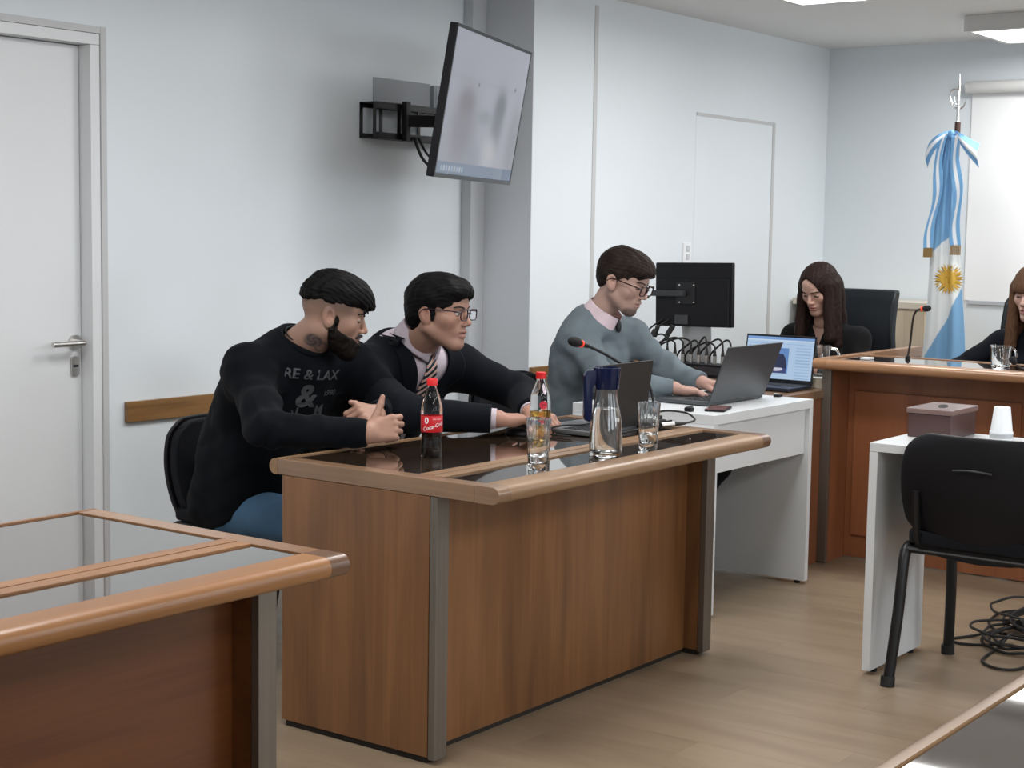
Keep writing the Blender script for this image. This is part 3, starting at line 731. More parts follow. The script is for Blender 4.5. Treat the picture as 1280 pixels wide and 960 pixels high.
# ------------------------------------------------------------------ low cabinet by the far wall
cb = root('low_cabinet', 'low pale beige cabinet with black handle against the far wall', 'cabinet', (8.63, 3.8, 0))
BEI = wood('beige_laminate', lin((176, 158, 134)), lin((200, 184, 160)), 2, rough=.45, coat=.1)
BEI2 = mat('beige_top', lin((205, 196, 180)), .4)
MB().box(8.44, 8.82, 3.40, 4.19, .06, 1.0, .002).build('body', BEI, cb)
MB().box(8.42, 8.825, 3.38, 4.21, 1.0005, 1.035, .002).build('top', BEI2, cb)
MB().box(8.47, 8.81, 3.42, 4.17, .0, .0595).build('plinth', DARK, cb)
for a, b, h in ((3.405, 3.79, 3.75), (3.80, 4.185, 4.14)):
    dd = MB().box(8.418, 8.4385, a, b, .08, .985, .002).build('door', BEI, cb)
    MB().tube([(8.418, h, .86), (8.395, h, .87), (8.395, h, .96), (8.418, h, .97)], .006, n=8).build('handle', BLACKP, dd)

# ------------------------------------------------------------------ roll-down projection screen
SCREENW = mat('screen_white', (.86, .86, .865), .6)
SX = 8.8325
ps = root('projection_screen', 'white roll-down screen on the far wall behind the flag', 'screen', (8.78, 2.0, 1.0))
MB().cyl((8.785, 3.36, 2.235), (8.785, .7, 2.235), .034).build('roller_case', mat('case_white', (.62, .62, .61), .4), ps)
MB().box(SX, SX+.003, .76, 3.345, 1.045, 2.22).build('cloth', SCREENW, ps)
MB().box(SX-.006, SX+.007, .74, 3.32, 1.022, 1.0445, .003).build('bottom_bar', mat('bar_grey', (.45, .47, .5), .35), ps)

# ------------------------------------------------------------------ television on its wall arm
def screen_grid(name, o, u, v, nu, nv, colfn, mt, parent, n_off):
    o = A3(o); u = A3(u); v = A3(v); n_off = A3(n_off)
    me = grid_mesh(name, lambda a, b: (o+a[:, None]*u+b[:, None]*v).astype(np.float32), nu, nv, colfn, thick=-n_off)
    return link(name, me, mt, parent)
def soft(d, w_): return 1/(1+np.exp(np.clip(d/w_, -30, 30)))
tvc = Vector((5.10, 3.925, 1.874)); ty, tt = math.radians(-69.98), math.radians(9.03); TW, TH = .99, .569
tn = Vector((math.cos(ty)*math.cos(tt), math.sin(ty)*math.cos(tt), -math.sin(tt))); tr = Vector((-math.sin(ty), math.cos(ty), 0)); tu = tn.cross(tr)
tv = root('television', 'flat television tilted down on a black wall arm, screen lit pale grey', 'television', tvc-tu*TH/2)
TM = Matrix((tr, tu, tn)).transposed().to_4x4(); TM.translation = tvc       # local: x right, y up, z out of the screen
MB().prism(rrect(TW, TH, .006), (0, 0, -.030), (1, 0, 0), (0, 1, 0), (0, 0, .028), .003).xf(TM).build('cabinet', BLACKP, tv)
MB().prism(rrect(TW*.62, TH*.55, .03), (0, -.05, -.062), (1, 0, 0), (0, 1, 0), (0, 0, .032), .008).xf(TM).build('rear_housing', BLACKP, tv)
bz = MB()
for a in ((-TW/2, TW/2, TH/2-.012, TH/2), (-TW/2, TW/2, -TH/2, -TH/2+.016), (-TW/2, -TW/2+.010, -TH/2+.016, TH/2-.012), (TW/2-.010, TW/2, -TH/2+.016, TH/2-.012)): bz.box(a[0], a[1], a[2], a[3], -.002, .003)
bz.xf(TM).build('bezel', BLACKG, tv)
def tvcol(u, v):
    base = np.tile(A3(lin((152, 153, 164))), (len(u), 1)); base *= (1.0+.12*(u-.4)+.10*(v-.5))[:, None]
    def blot(cu, cv, ru, rv, c, s=.25, k=1.):
        nonlocal base
        m = soft(np.hypot((u-cu)/ru, (v-cv)/rv)-1, s)[:, None]*k; base = base*(1-m)+A3(lin(c))*m
    blot(.24, .34, .14, .26, (124, 122, 130)); blot(.25, .52, .08, .08, (116, 112, 118))
    blot(.68, .40, .07, .22, (112, 114, 122)); blot(.70, .55, .06, .09, (104, 108, 114)); blot(.62, .18, .10, .12, (170, 170, 176)); blot(.95, .25, .10, .30, (128, 128, 136)); blot(.50, .44, .10, .05, (122, 130, 136), k=.7)
    blot(.42, .12, .10, .12, (128, 134, 146), k=.7); blot(.36, .66, .010, .014, (96, 96, 104), .15); blot(.86, .70, .010, .014, (70, 72, 84), .1)
    base *= (1-.05*soft(np.abs(v-.68)-.01, .005))[:, None]
    tb = v < .085; base[tb] = lin((110, 122, 140))
    for k in range(9):
        m = (np.abs(u-.06-.032*k) < .010) & (np.abs(v-.042) < .02); base[m] = lin((160, 168, 176) if k % 2 else (140, 158, 178))
    base[(v < .085) & (u > .86)] = lin((86, 100, 124))
    return base
TVS = mat('tv_picture', (.02, .02, .022), .12, attr='Col', estr=.85, spec=.4)
screen_grid('screen', tvc-tr*(TW/2-.010)-tu*(TH/2-.016)+tn*.0015, tr*(TW-.020), tu*(TH-.028), 190, 110, tvcol, TVS, tv, tn*.002)
# wall bracket with arm
br = root('tv_bracket', 'black slotted steel wall bracket and folding arm of the television', 'bracket', (5.25, YW, 1.80))
bb = MB()
BX0, BX1, BZ0, BZ1, BYF = 5.045, 5.62, 1.775, 1.925, YW-.075
bb.box(BX0, BX1, YW-.004, YW-.0005, BZ1-.022, BZ1).box(BX0, BX1, YW-.004, YW-.0005, BZ0, BZ0+.022)
for x in (BX0, 5.17, 5.30, 5.42, BX1-.02): bb.box(x, x+.018, YW-.004, YW-.0005, BZ0+.022, BZ1-.022)
bb.build('wall_plate', BLACKM, br)
bf = MB()
bf.box(BX0, BX1, BYF-.004, BYF, BZ1-.026, BZ1).box(BX0, BX1, BYF-.004, BYF, BZ0, BZ0+.026)
for x in (BX0, 5.20, 5.33, 5.45, BX1-.018): bf.box(x, x+.018, BYF-.004, BYF, BZ0+.026, BZ1-.026)
bf.box(5.33, 5.45, BYF-.003, BYF, 1.845, 1.868)
bf.build('front_plate', BLACKM, br)
MB().box(BX0, BX1, BYF, YW-.0045, BZ1-.004, BZ1).build('top_flange', BLACKM, br); MB().box(BX0, BX1, BYF, YW-.0045, BZ0, BZ0+.004).build('bottom_flange', BLACKM, br)
MB().box(5.225, 5.255, BYF-.03, BYF-.0045, BZ0-.005, BZ1+.012, .003).build('hinge_post', BLACKM, br)
tb_ = tvc-tn*.066
e1 = Vector((5.52, 4.24, 1.86))
def bar(a, b, w_, h_, n, m, p):
    a = Vector(a); b = Vector(b); d = (b-a); z = Vector((0, 0, 1)); s = d.cross(z).normalized()*w_/2; q = MB()
    q.prism([(-1, -h_/2), (1, -h_/2), (1, h_/2), (-1, h_/2)], a, s, z, d); return q.build(n, m, p)
bar((5.24, BYF-.02, 1.855), e1, .018, .05, 'arm', BLACKM, br); bar(e1+Vector((0, 0, -.03)), tb_+Vector((0, 0, -.03)), .018, .05, 'arm', BLACKM, br)
MB().cyl(e1+Vector((0, 0, -.075)), e1+Vector((0, 0, .04)), .016).build('arm_joint', BLACKM, br)
MB().box(-.11, .11, -.12, .12, -.068, -.0625, .002).xf(TM).build('mounting_plate', BLACKM, br)
MB().tube([(5.30, BYF-.01, 1.79), (5.31, BYF-.05, 1.70), (5.34, BYF-.10, 1.655), (5.38, BYF-.2, 1.64), (5.30, 4.15, 1.68), tvc-tn*.05-tu*.2-tr*.2], .0065, n=7).build('cable', RUBBER, br)
MB().tube([(5.33, BYF-.01, 1.79), (5.335, BYF-.06, 1.715), (5.37, BYF-.12, 1.675), (5.40, BYF-.2, 1.66), (5.32, 4.15, 1.70), tvc-tn*.05-tu*.18-tr*.18], .0055, n=7).build('cable', RUBBER, br)
GREYP = mat('grey_plate', (.33, .35, .375), .45)
gp = MB().box(5.128, 5.50, YW-.006, YW-.0005, 1.935, 2.035, .001).build('wall_cover_plate', GREYP, None, 'flat grey cover plate on the wall above the television bracket', 'plate')
so = root('wall_socket', 'grey wall socket box with a black plug behind the television', 'socket', (5.57, YW, 1.93))
MB().box(5.51, 5.63, YW-.022, YW-.0005, 1.925, 2.030, .003).build('box', GREYP, so); MB().box(5.522, 5.618, YW-.025, YW-.0222, 1.938, 2.018, .002).build('face', mat('socket_face', (.38, .42, .47), .35), so)
MB().prism(rrect(.05, .026, .008), (5.575, YW-.025, 1.985), (1, 0, 0), (0, 0, 1), (0, -.05, 0)).build('plug', BLACKP, so)

# ------------------------------------------------------------------ things on the long desk
ZS = ZT-.0034                                  # surface of the glass panes
def wrap_text(body, size, c, r, z, a0, shear=0., bold=0., lift=.0006):
    V, F = text_polys(body, size, shear, bold)
    a = a0+V[:, 0]/r
    P = np.stack([c[0]+(r+lift)*np.cos(a), c[1]+(r+lift)*np.sin(a), z+V[:, 1]], 1); return P, F
CAMDIR = lambda x, y: math.atan2(-y, -x)       # angle towards the aisle side where the label faces
COLA = mat('cola', (.010, .004, .002), .05, ior=1.33, spec=.5)
REDL = mat('red_label', lin((196, 22, 34)), .35); REDC = mat('red_cap', lin((214, 30, 34)), .4); WHL = mat('label_white', (.85, .83, .82), .4)
PET = mat('pet_plastic', (.95, .97, .98), .02, trans=1., ior=1.28)
AMBER = mat('amber_drink', (.75, .46, .10), .0, trans=.85, ior=1.33)
bc = (3.488, 2.862)
bo = root('cola_bottle', 'small cola bottle with red cap and red label, half full', 'bottle', (*bc, ZS))
k = .232/.232
prof = [(.0, .004), (.022, .003), (.029, .0), (.031, .008), (.031, .03), (.0285, .05), (.0285, .062), (.0305, .072), (.0305, .118), (.0315, .128), (.030, .145), (.024, .170), (.016, .192), (.0125, .202), (.0125, .214)]
MB().lathe(prof, (*bc, ZS), 36).build('bottle_body', PET, bo)
MB().lathe([(0, .005), (.028, .005), (.0298, .010), (.0298, .03), (.0273, .05), (.0273, .062), (.0292, .072), (.0292, .078), (0, .078)], (*bc, ZS), 36).build('drink', COLA, bo)
lb = MB().lathe([(.0310, .073), (.0313, .0735), (.0313, .119), (.0310, .1195)], (*bc, ZS), 40).build('label_band', REDL, bo)
MB().lathe([(.01305, .204), (.0150, .2045), (.0152, .207), (.0152, .222), (.0135, .2245), (0, .2245)], (*bc, ZS), 32, wob=lambda t, z: 1+.012*math.cos(t*2*math.pi*40)).build('cap', REDC, bo)
ang = CAMDIR(*bc)+.15
# lettering runs round the band; the mirrored x keeps it readable from outside
def band_text(body, size, c, r, z, a0, m, parent, shear=0., bold=0., rot=0., name='print'):
    V, F = text_polys(body, size, shear, bold); cs, sn = math.cos(rot), math.sin(rot); V = V @ np.array([[cs, sn], [-sn, cs]])
    a = a0+V[:, 0]/r; P = np.stack([c[0]+(r+.0011)*np.cos(a), c[1]+(r+.0011)*np.sin(a), z+V[:, 1]], 1)
    return link(name, np_mesh(name, P, F, smooth=False), m, parent)
band_text('Coca-Cola', .0150, bc, .0314, ZS+.090, ang-.02, WHL, lb, shear=.35, bold=.0001, rot=.30)
band_text('0', .024, bc, .0314, ZS+.106, ang-.62, WHL, lb, bold=.0006)
band_text('sabor original', .0048, bc, .0314, ZS+.111, ang+.35, WHL, lb)
# clear bottle with amber drink
b2 = (4.052, 2.885)
bt = root('clear_bottle', 'clear plastic bottle with red cap and a little amber drink', 'bottle', (*b2, ZS))
MB().lathe([(0, .003), (.024, .002), (.031, .0), (.033, .008), (.033, .125), (.032, .135), (.026, .155), (.017, .175), (.0135, .185), (.0135, .196)], (*b2, ZS), 36).build('bottle_body', PET, bt)
MB().lathe([(0, .004), (.030, .004), (.0318, .010), (.0318, .085), (0, .085)], (*b2, ZS), 36).build('drink', AMBER, bt)
MB().lathe([(.0140, .185), (.0160, .1855), (.0162, .204), (.0145, .206), (0, .206)], (*b2, ZS), 32).build('cap', REDC, bt)
a2 = CAMDIR(*b2)+.3
def disc_on(c, r, z, a0, rad, m, parent, name):
    t = np.linspace(0, 2*np.pi, 25)[:-1]; V = np.concatenate([[[0, 0]], np.stack([np.cos(t), np.sin(t)], 1)*rad]); F = np.array([[0, i+1, (i+1) % 24+1] for i in range(24)])
    a = a0+V[:, 0]/r; P = np.stack([c[0]+(r+.0005)*np.cos(a), c[1]+(r+.0005)*np.sin(a), z+V[:, 1]], 1); return link(name, np_mesh(name, P, F), m, parent)
dk = disc_on(b2, .0335, ZS+.105, a2, .013, mat('pink_red', lin((205, 50, 66)), .4), bt, 'round_emblem')
band_text('\u2022\u2022\u2022', .012, b2, .0342, ZS+.105, a2, mat('emblem_dark', lin((150, 24, 44)), .4), dk, bold=.0004)
# ribbed drinking glasses
def tumbler(c, label, water):
    r = root('drinking_glass', label, 'glass', (*c, ZS))
    wob = lambda t, z: 1+(.018*math.cos(t*2*math.pi*18) if z > .03 else 0)
    MB().lathe([(0, .0), (.026, .0), (.0272, .004), (.0278, .02), (.0300, .07), (.0345, .138), (.0350, .140), (.0330, .1402), (.0283, .07), (.0262, .024), (.022, .017), (0, .016)], (*c, ZS), 72, wob=wob).build('body', GLASS, r)
    MB().lathe([(0, .0165), (.0215, .0175), (.0257, .0245), (.0257+.0004, .0245+water), (0, .0245+water)], (*c, ZS), 48).build('water', mat('water', (.98, .99, 1), 0, trans=1., ior=1.33), r)
tumbler((3.497, 2.495), 'clear ribbed glass beside the amber drink bottle on the long desk', .012)
tumbler((4.060, 2.492), 'clear ribbed glass at the end of the long desk behind the carafe', .020)
# carafe with blue lid and handle
cc = (3.835, 2.497)
cf = root('water_carafe', 'slim glass water carafe with dark blue lid and handle', 'carafe', (*cc, ZS))
MB().lathe([(0, 0), (.038, 0), (.0465, .004), (.048, .012), (.0475, .06), (.0435, .11), (.0325, .165), (.0295, .195), (.0315, .225), (.0295, .225), (.0275, .195), (.0305, .165), (.0412, .11), (.0450, .06), (.0452, .018), (.038, .012), (0, .010)], (*cc, ZS), 48).build('body', GLASS, cf)
MB().lathe([(0, .0105), (.0375, .0125), (.0448, .0185), (.0446, .06), (.0408, .110), (.0345, .140), (0, .140)], (*cc, ZS), 48).build('water', MATS['water'], cf)
BLUEP = mat('blue_plastic', lin((16, 28, 66)), .15, trans=.2, ior=1.4)
lid = MB().lathe([(.0330, .195), (.0345, .198), (.0385, .245), (.0400, .258), (.0375, .2585), (.034, .235), (.0310, .200), (.0325, .197)], (*cc, ZS), 40).build('lid_collar', BLUEP, cf)
hv = Vector((-.72, .69, 0)); hb = Vector((*cc, ZS)); sdv = Vector((-hv.y, hv.x, 0))
hd = MB()
poly = [(.030, .252), (.060, .250), (.068, .235), (.068, .12), (.064, .106), (.050, .100), (.044, .112), (.044, .20), (.034, .215)]
hd.prism(poly, hb-sdv*.014, hv, (0, 0, 1), sdv*.028, .004).build('handle', BLUEP, cf)
MB().ball(hb+Vector((0, 0, .247)), .016, 1, 1, .3).build('lid_plug', mat('lid_pale', (.65, .72, .85), .3), cf)
# laptops
KEYS = mat('laptop_keys', (.02, .021, .024), .5)
def laptop(name, label, hinge, along, base, w_, d_, tilt, body, lidm, screen=None, ntex=None, logo=False):
    """hinge = middle of the hinge line on the surface; along = its direction; base = direction from hinge to the user"""
    H = Vector(hinge); a = Vector(along).normalized(); b = Vector(base).normalized(); z = Vector((0, 0, 1))
    r = root(name, label, 'laptop', H+b*d_/2)
    T = Matrix((a, b, z)).transposed().to_4x4(); T.translation = H
    if T.to_3x3().determinant() < 0: a = -a; T = Matrix((a, b, z)).transposed().to_4x4(); T.translation = H
    MB().box(-w_/2, w_/2, .0, d_, .003, .017, .003).xf(T).build('base', body, r)
    kb = MB().box(-w_*.44, w_*.44, .018, d_*.56, .0171, .0176).xf(T).build('keyboard_deck', KEYS, r)
    kk = MB()
    nx_, ny_ = 13, 5
    for i in range(nx_):
        for j in range(ny_):
            x = -w_*.43+(i+.5)*w_*.86/nx_; y = .022+(j+.5)*(d_*.54-.022)/ny_; kk.box(x-.0075, x+.0075, y-.0070, y+.0070, .0177, .0192)
    kk.xf(T).build('keys', mat('key_caps', (.035, .036, .04), .45), kb)['kind'] = 'stuff'
    MB().box(-.05, .05, d_*.64, d_*.93, .0171, .0175).xf(T).build('touchpad', mat('touchpad_grey', (.06, .06, .065), .3), r)
    L_ = Matrix.Translation(Vector((0, 0, .016))) @ Matrix.Rotation(tilt, 4, 'X')   # lid: local y outwards from the user, z up
    lm = T @ L_
    lo = MB().box(-w_/2, w_/2, -.006, 0, .0, d_*.97, .002).xf(lm).build('lid', lidm, r)
    MB().box(-w_/2+.002, w_/2-.002, .0001, .0012, .002, d_*.97-.002).xf(lm).build('screen_bezel', BLACKG, lo)
    if screen:
        o = lm @ Vector((-w_/2+.008, .0016, .018)); u = lm @ Vector((w_/2-.008, .0016, .018)); v = lm @ Vector((-w_/2+.008, .0016, d_*.97-.009)); nn = (lm.to_3x3() @ Vector((0, 1, 0)))
        screen_grid('screen', o, u-o, v-o, 150, 100, screen, ntex, lo, nn*.0003)
    else:
        MB().box(-w_/2+.008, w_/2-.008, .0013, .0016, .018, d_*.97-.009).xf(lm).build('screen', mat('screen_dim', (.10, .12, .16), .15, emit=(.5, .6, .8), estr=.35), lo)
    if logo: MB().box(.05, .085, -.0066, -.0061, d_*.86, d_*.875).xf(lm).build('badge', mat('badge_grey', (.10, .10, .105), .3), lo)
    return r
LDARK = mat('laptop_black', (.018, .018, .020), .4); LGREY = mat('laptop_grey', (.075, .082, .09), .38, metal=.3)
laptop('laptop', 'black laptop in front of the man in the suit, lid back to the aisle', (4.315, 2.765, ZS), (1, 0, 0), (0, 1, 0), .32, .222, math.radians(7), mat('laptop_silver', (.16, .165, .175), .4, metal=.4), mat('laptop_lid_brown', (.022, .020, .019), .5))
laptop('laptop', 'thin grey laptop on the white desk in front of the man in the grey sweater', (5.475, 2.965, .748), (1, 0, 0), (0, 1, 0), .44, .235, math.radians(20), LGREY, LGREY, logo=True)
def pagecol(u, v):
    u = 1-u if False else u
    c = np.tile(A3(lin((178, 204, 232))), (len(u), 1)); c[v > .93] = lin((120, 160, 214)); c[(v > .90) & (v <= .93)] = lin((206, 222, 240)); c[(np.abs(v-.84) < .006) & (np.abs(u-.55) < .42)] = lin((140, 176, 220))
    p = (u > .36) & (u < .70) & (v > .14) & (v < .74); c[p] = lin((96, 138, 196))
    p2 = (u > .38) & (u < .62) & (v > .14) & (v < .60) & (np.hypot((u-.50)/.12, (v-.30)/.34) < 1); c[p2] = lin((34, 44, 76))
    p3 = (u > .38) & (u < .68) & (v > .14) & (v < .27); c[p3] = lin((58, 66, 120)); c[p3 & (np.hypot((u-.53)/.10, (v-.24)/.05) < 1)] = lin((205, 205, 225))
    for k_, (vv, ln_) in enumerate(((.70, .06), (.62, .16), (.54, .20), (.50, .10), (.40, .18), (.30, .14), (.26, .20))):
        c[(np.abs(v-vv) < .008) & (u > .745) & (u < .745+ln_)] = lin((120, 152, 196))
    for uu in (.76, .86, .95): c[(np.abs(u-uu) < .010) & (np.abs(v-.77) < .016)] = lin((110, 146, 196))
    c[(u < .33) & (v < .82) & (np.abs((v*14) % 1-.5) < .16) & (u > .04) & (u < .26)] = lin((150, 180, 214))
    return c
PAGE = mat('laptop_page', (.02, .02, .025), .2, attr='Col', estr=.85)
laptop('laptop', 'dark blue laptop on the side desk showing a bright web page', (6.20, 3.165, .745), (0, 1, 0), (-1, 0, 0), .335, .215, math.radians(10), mat('laptop_navy', (.012, .016, .028), .4), mat('laptop_navy', (.012, .016, .028), .4), screen=pagecol, ntex=PAGE)
# gooseneck microphone
ORANGE = mat('mic_ring', lin((235, 70, 40)), .35, emit=lin((235, 70, 40)), estr=.35)
FOAM = mat('mic_foam', (.010, .010, .011), .9, bump=.6, bscale=900)
mc = root('gooseneck_microphone', 'black gooseneck microphone with orange ring leaning over the long desk', 'microphone', (4.50, 2.775, ZS))
MB().prism([(-.055, -.07), (.055, -.07), (.055, .07), (-.055, .07)], (4.485, 2.785, ZS), (1, 0, 0), (0, 1, 0), (0, 0, .03), .006).build('base', BLACKP, mc)
MB().prism([(-.05, 0), (.05, 0), (.05, .012), (-.05, .004)], (4.485, 2.730, ZS+.0302), (1, 0, 0), (0, 0, 1), (0, .10, 0), .0015).build('button_plate', mat('button_grey', (.03, .03, .033), .4), mc)
g0 = [(4.53, 2.775, ZS+.032), (4.565, 2.785, .83), (4.562, 2.80, .885), (4.52, 2.81, .925), (4.45, 2.82, .955), (4.33, 2.83, 1.005), (4.236, 2.835, 1.036)]
MB().tube(g0, .0052, n=8).build('gooseneck', BLACKM, mc)
MB().cyl((4.236, 2.835, 1.036), (4.196, 2.838, 1.045), .0085).build('capsule_body', BLACKM, mc)
MB().cyl((4.205, 2.8375, 1.0432), (4.199, 2.838, 1.0445), .0125).build('light_ring', ORANGE, mc)
mtx = Vector((-1, .05, .2)).to_track_quat('Z', 'Y').to_matrix().to_4x4()
MB().lathe([(0, -.002), (.011, 0), (.0155, .012), (.0165, .028), (.013, .048), (.006, .058), (0, .060)], (4.196, 2.838, 1.046), 20, mtx=mtx).build('foam_windshield', FOAM, mc)
# cables on the long desk
cx = root('microphone_cable', 'black microphone cable with silver plug at the end of the long desk', 'cable', (4.55, 2.70, ZT))
MB().tube([(4.47, 2.735, ZT+.014), (4.40, 2.70, ZT+.010), (4.36, 2.72, ZT+.007), (4.20, 2.72, ZT+.004)], .004, n=7).build('lead', RUBBER, cx)
MB().cyl((4.475, 2.700, ZT+.012), (4.53, 2.685, ZT+.013), .0095).build('plug', STEEL, cx)
MB().cyl((4.53, 2.685, ZT+.013), (4.585, 2.672, ZT+.012), .0080, .0045).build('boot', RUBBER, cx)
MB().tube([(4.58, 2.673, ZT+.012), (4.68, 2.69, ZT+.014), (4.72, 2.75, ZT+.030), (4.68, 2.81, ZT+.035), (4.60, 2.81, ZT+.025), (4.56, 2.76, ZT+.012), (4.545, 2.70, ZT+.022)], .0036, n=7).build('lead', RUBBER, cx)
MB().tube([(4.10, 2.80, ZT+.003), (4.10, 2.91, ZT+.004), (4.17, 2.90, ZT+.020), (4.24, 2.85, ZT+.023), (4.30, 2.86, ZT+.022), (4.36, 2.84, ZT+.022)], .0028, n=6).build('laptop_cable', RUBBER, None, 'thin black cable lying across the black laptop keyboard', 'cable')
# computer mouse under the hand
ms = MB().ball((4.055, 2.968, ZS+.0005), .03, 1.0, 1.75, .75, 18); o = ms.build('computer_mouse', BLACKP, None, 'small black computer mouse under the hand of the man in the suit', 'mouse')
for v in o.data.vertices: v.co.z = max(v.co.z, ZS+.0005)

# ------------------------------------------------------------------ white desk and side desk
ph = root('smartphone', 'dark smartphone with pinkish screen lying on the white desk', 'phone', (5.19, 2.885, .748))
T = Matrix.Translation((5.19, 2.885, .748)) @ Matrix.Rotation(math.radians(18), 4, 'Z')
MB().prism(rrect(.158, .076, .012), (0, 0, .0005), (1, 0, 0), (0, 1, 0), (0, 0, .008), .002).xf(T).build('case', BLACKP, ph)
MB().prism(rrect(.150, .069, .009), (0, 0, .0086), (1, 0, 0), (0, 1, 0), (0, 0, .0004)).xf(T).build('screen', mat('phone_glass', lin((120, 78, 76)), .08, spec=.8), ph)
ad = root('usb_dongle', 'small black plug adapter on the edge of the white desk', 'adapter', (5.065, 2.93, .748))
MB().box(5.05, 5.075, 2.92, 2.95, .7485, .764, .004).build('body', BLACKP, ad); MB().tube([(5.07, 2.935, .757), (5.10, 2.95, .757), (5.12, 2.98, .755), (5.20, 3.0, .752)], .0035, n=6).build('lead', RUBBER, ad)
ub = root('usb_stick', 'white memory stick with black cap on the white desk corner', 'usb stick', (5.78, 2.96, .748))
MB().box(5.765, 5.80, 2.93, 2.955, .7485, .758, .002).build('cap', BLACKP, ub); MB().box(5.80, 5.835-.03, 2.945, 2.97, .7485, .760, .002).xf(Matrix()).build('body', mat('stick_white', (.8, .82, .84), .3), ub)
# audio splitter with a row of plugs
sp = root('audio_splitter', 'black audio splitter box bristling with a row of looped plugs', 'audio box', (6.38, 3.68, .745))
MB().box(6.34, 6.46, 3.46, 3.90, .7455, .805, .004).build('box', BLACKP, sp)
MB().box(6.338, 6.3398, 3.50, 3.86, .760, .795).build('front_plate', mat('plate_dark', (.03, .03, .032), .35), sp)
pr = random.Random(3)
for i in range(9):
    y = 3.50+i*.042
    MB().cyl((6.40, y, .8055), (6.40, y, .842), .0095, n=12).build('plug', STEEL, sp)
    MB().cyl((6.40, y, .842), (6.40, y, .874), .0090, .0045, n=12).build('boot', RUBBER, sp)
    t = pr.uniform(.05, .16); h = pr.uniform(.90, .93)
    MB().tube([(6.40, y, .872), (6.402, y+.006, h-.012), (6.41, y+t*.4, h), (6.42, y+t, h-.03), (6.44, y+t+.05, .845), (6.48, y+t+.08, .80), (6.50, y+t+.02, .752)], .0045, n=7).build('lead', RUBBER, sp)
MB().tube([(6.36, 3.86, .80), (6.33, 3.93, .85), (6.34, 3.90, .90), (6.36, 3.88, .95)], .011, n=8).build('jack_bundle', RUBBER, sp)
MB().tube([(6.36, 3.92, .78), (6.30, 3.99, .84), (6.33, 4.0, .80), (6.4, 3.93, .77)], .007, n=8).build('lead', RUBBER, sp)
# monitor seen from the back
mn = root('computer_monitor', 'black square monitor seen from behind on a silver stand', 'monitor', (6.60, 3.78, .745))
MX, my0, my1, mz0, mz1 = 6.55, 3.585, 4.000, .960, 1.262
MT = Matrix.Translation((MX, (my0+my1)/2, (mz0+mz1)/2)) @ Matrix.Rotation(math.radians(-1.2), 4, 'X')
hw, hh = (my1-my0)/2, (mz1-mz0)/2
MB().box(0, .030, -hw, hw, -hh, hh, .006).xf(MT).build('cabinet', BLACKP, mn)
MB().box(-.012, -.0003, -hw+.012, hw-.012, -hh+.005, hh-.075, .005).xf(MT).build('rear_cover', BLACKP, mn)
MB().box(.0302, .032, -hw+.015, hw-.015, -hh+.02, hh-.015).xf(MT).build('screen', BLACKG, mn)
MB().box(-.016, -.0125, -.02, .085, -.045, .060, .002).xf(MT).build('mounting_plate', BLACKM, mn)
for y, z in ((-.012, .045), (.066, .045), (-.012, -.036), (.066, -.036)): MB().ball((-.0165, y, z), .0045, .6, 1, 1, 10).xf(MT).build('screw', STEEL, mn)
MB().box(-.040, -.0165, .03, .24, -.008, .020, .003).xf(MT).build('arm', mat('arm_grey', (.03, .032, .036), .4), mn)
MB().cyl(MT @ Vector((-.028, .245, -.02)), MT @ Vector((-.028, .245, .032)), .018).build('arm_joint', BLACKP, mn)
MB().box(-.0165, -.0125, .02, .09, -hh+.012, -hh+.055).xf(MT).build('port_panel', mat('port_grey', (.045, .045, .048), .35), mn)
SILV = mat('stand_silver', (.52, .53, .54), .35, metal=.6)
MB().prism([(-.085, .75), (.055, .75), (.085, 1.0), (-.075, 1.0)], (6.60, 3.80, 0), (0, 1, 0), (0, 0, 1), (.012, 0, 0), .003).build('stand', SILV, mn)
MB().prism(rrect(.18, .20, .03), (6.62, 3.79, .7455), (1, 0, 0), (0, 1, 0), (0, 0, .008), .002).build('stand_base', SILV, mn)
for dy, dz in ((.02, 0), (.055, .01)): MB().tube([(6.535, 3.93+dy-.04, .99), (6.52, 3.955+dy, .94), (6.515, 3.965+dy, .90), (6.53, 3.985+dy, .83), (6.55, 3.98+dy, .765)], .0045, n=6).build('cable', RUBBER, mn)
MB().cyl((6.517, 3.962, .955), (6.516, 3.978, .905), .011, n=10).build('cable_plug', RUBBER, mn); MB().cyl((6.530, 3.885, .962), (6.515, 3.915, .905), .013, n=10).build('cable_plug', RUBBER, mn)
MB().tube([(6.515, 3.915, .905), (6.51, 3.95, .86), (6.52, 3.97, .80), (6.55, 3.96, .752)], .005, n=6).build('cable', RUBBER, mn)
# box, clear dish and glass mug behind the laptop
bxx = root('cream_box', 'small cream coloured box beside the laptop on the side desk', 'box', (6.33, 3.02, .745))
MB().box(6.24, 6.40, 2.955, 3.075, .7455, .787, .003).build('body', mat('box_cream', lin((190, 182, 164)), .5), bxx); MB().box(6.238, 6.402, 2.953, 3.077, .7872, .793, .002).build('lid', mat('box_lid', lin((215, 214, 208)), .4), bxx)
MB().cyl((6.2395, 3.018, .765), (6.2380, 3.018, .765), .007, n=16).build('seal', mat('seal_brown', lin((120, 96, 60)), .5), bxx)
dh = MB().lathe([(0, 0), (.040, 0), (.045, .004), (.046, .043), (.0435, .0432), (.042, .008), (0, .005)], (6.315, 3.012, .7935), 32); dh.build('clear_dish', GLASS, None, 'clear glass dish under the mug on the cream box', 'dish')
mg = root('glass_mug', 'clear glass mug with handle standing on the clear dish', 'mug', (6.315, 3.012, .837))
MB().lathe([(0, 0), (.031, 0), (.034, .004), (.038, .088), (.0385, .090), (.0355, .0902), (.031, .010), (0, .007)], (6.315, 3.012, .8372), 36).build('body', GLASS, mg)
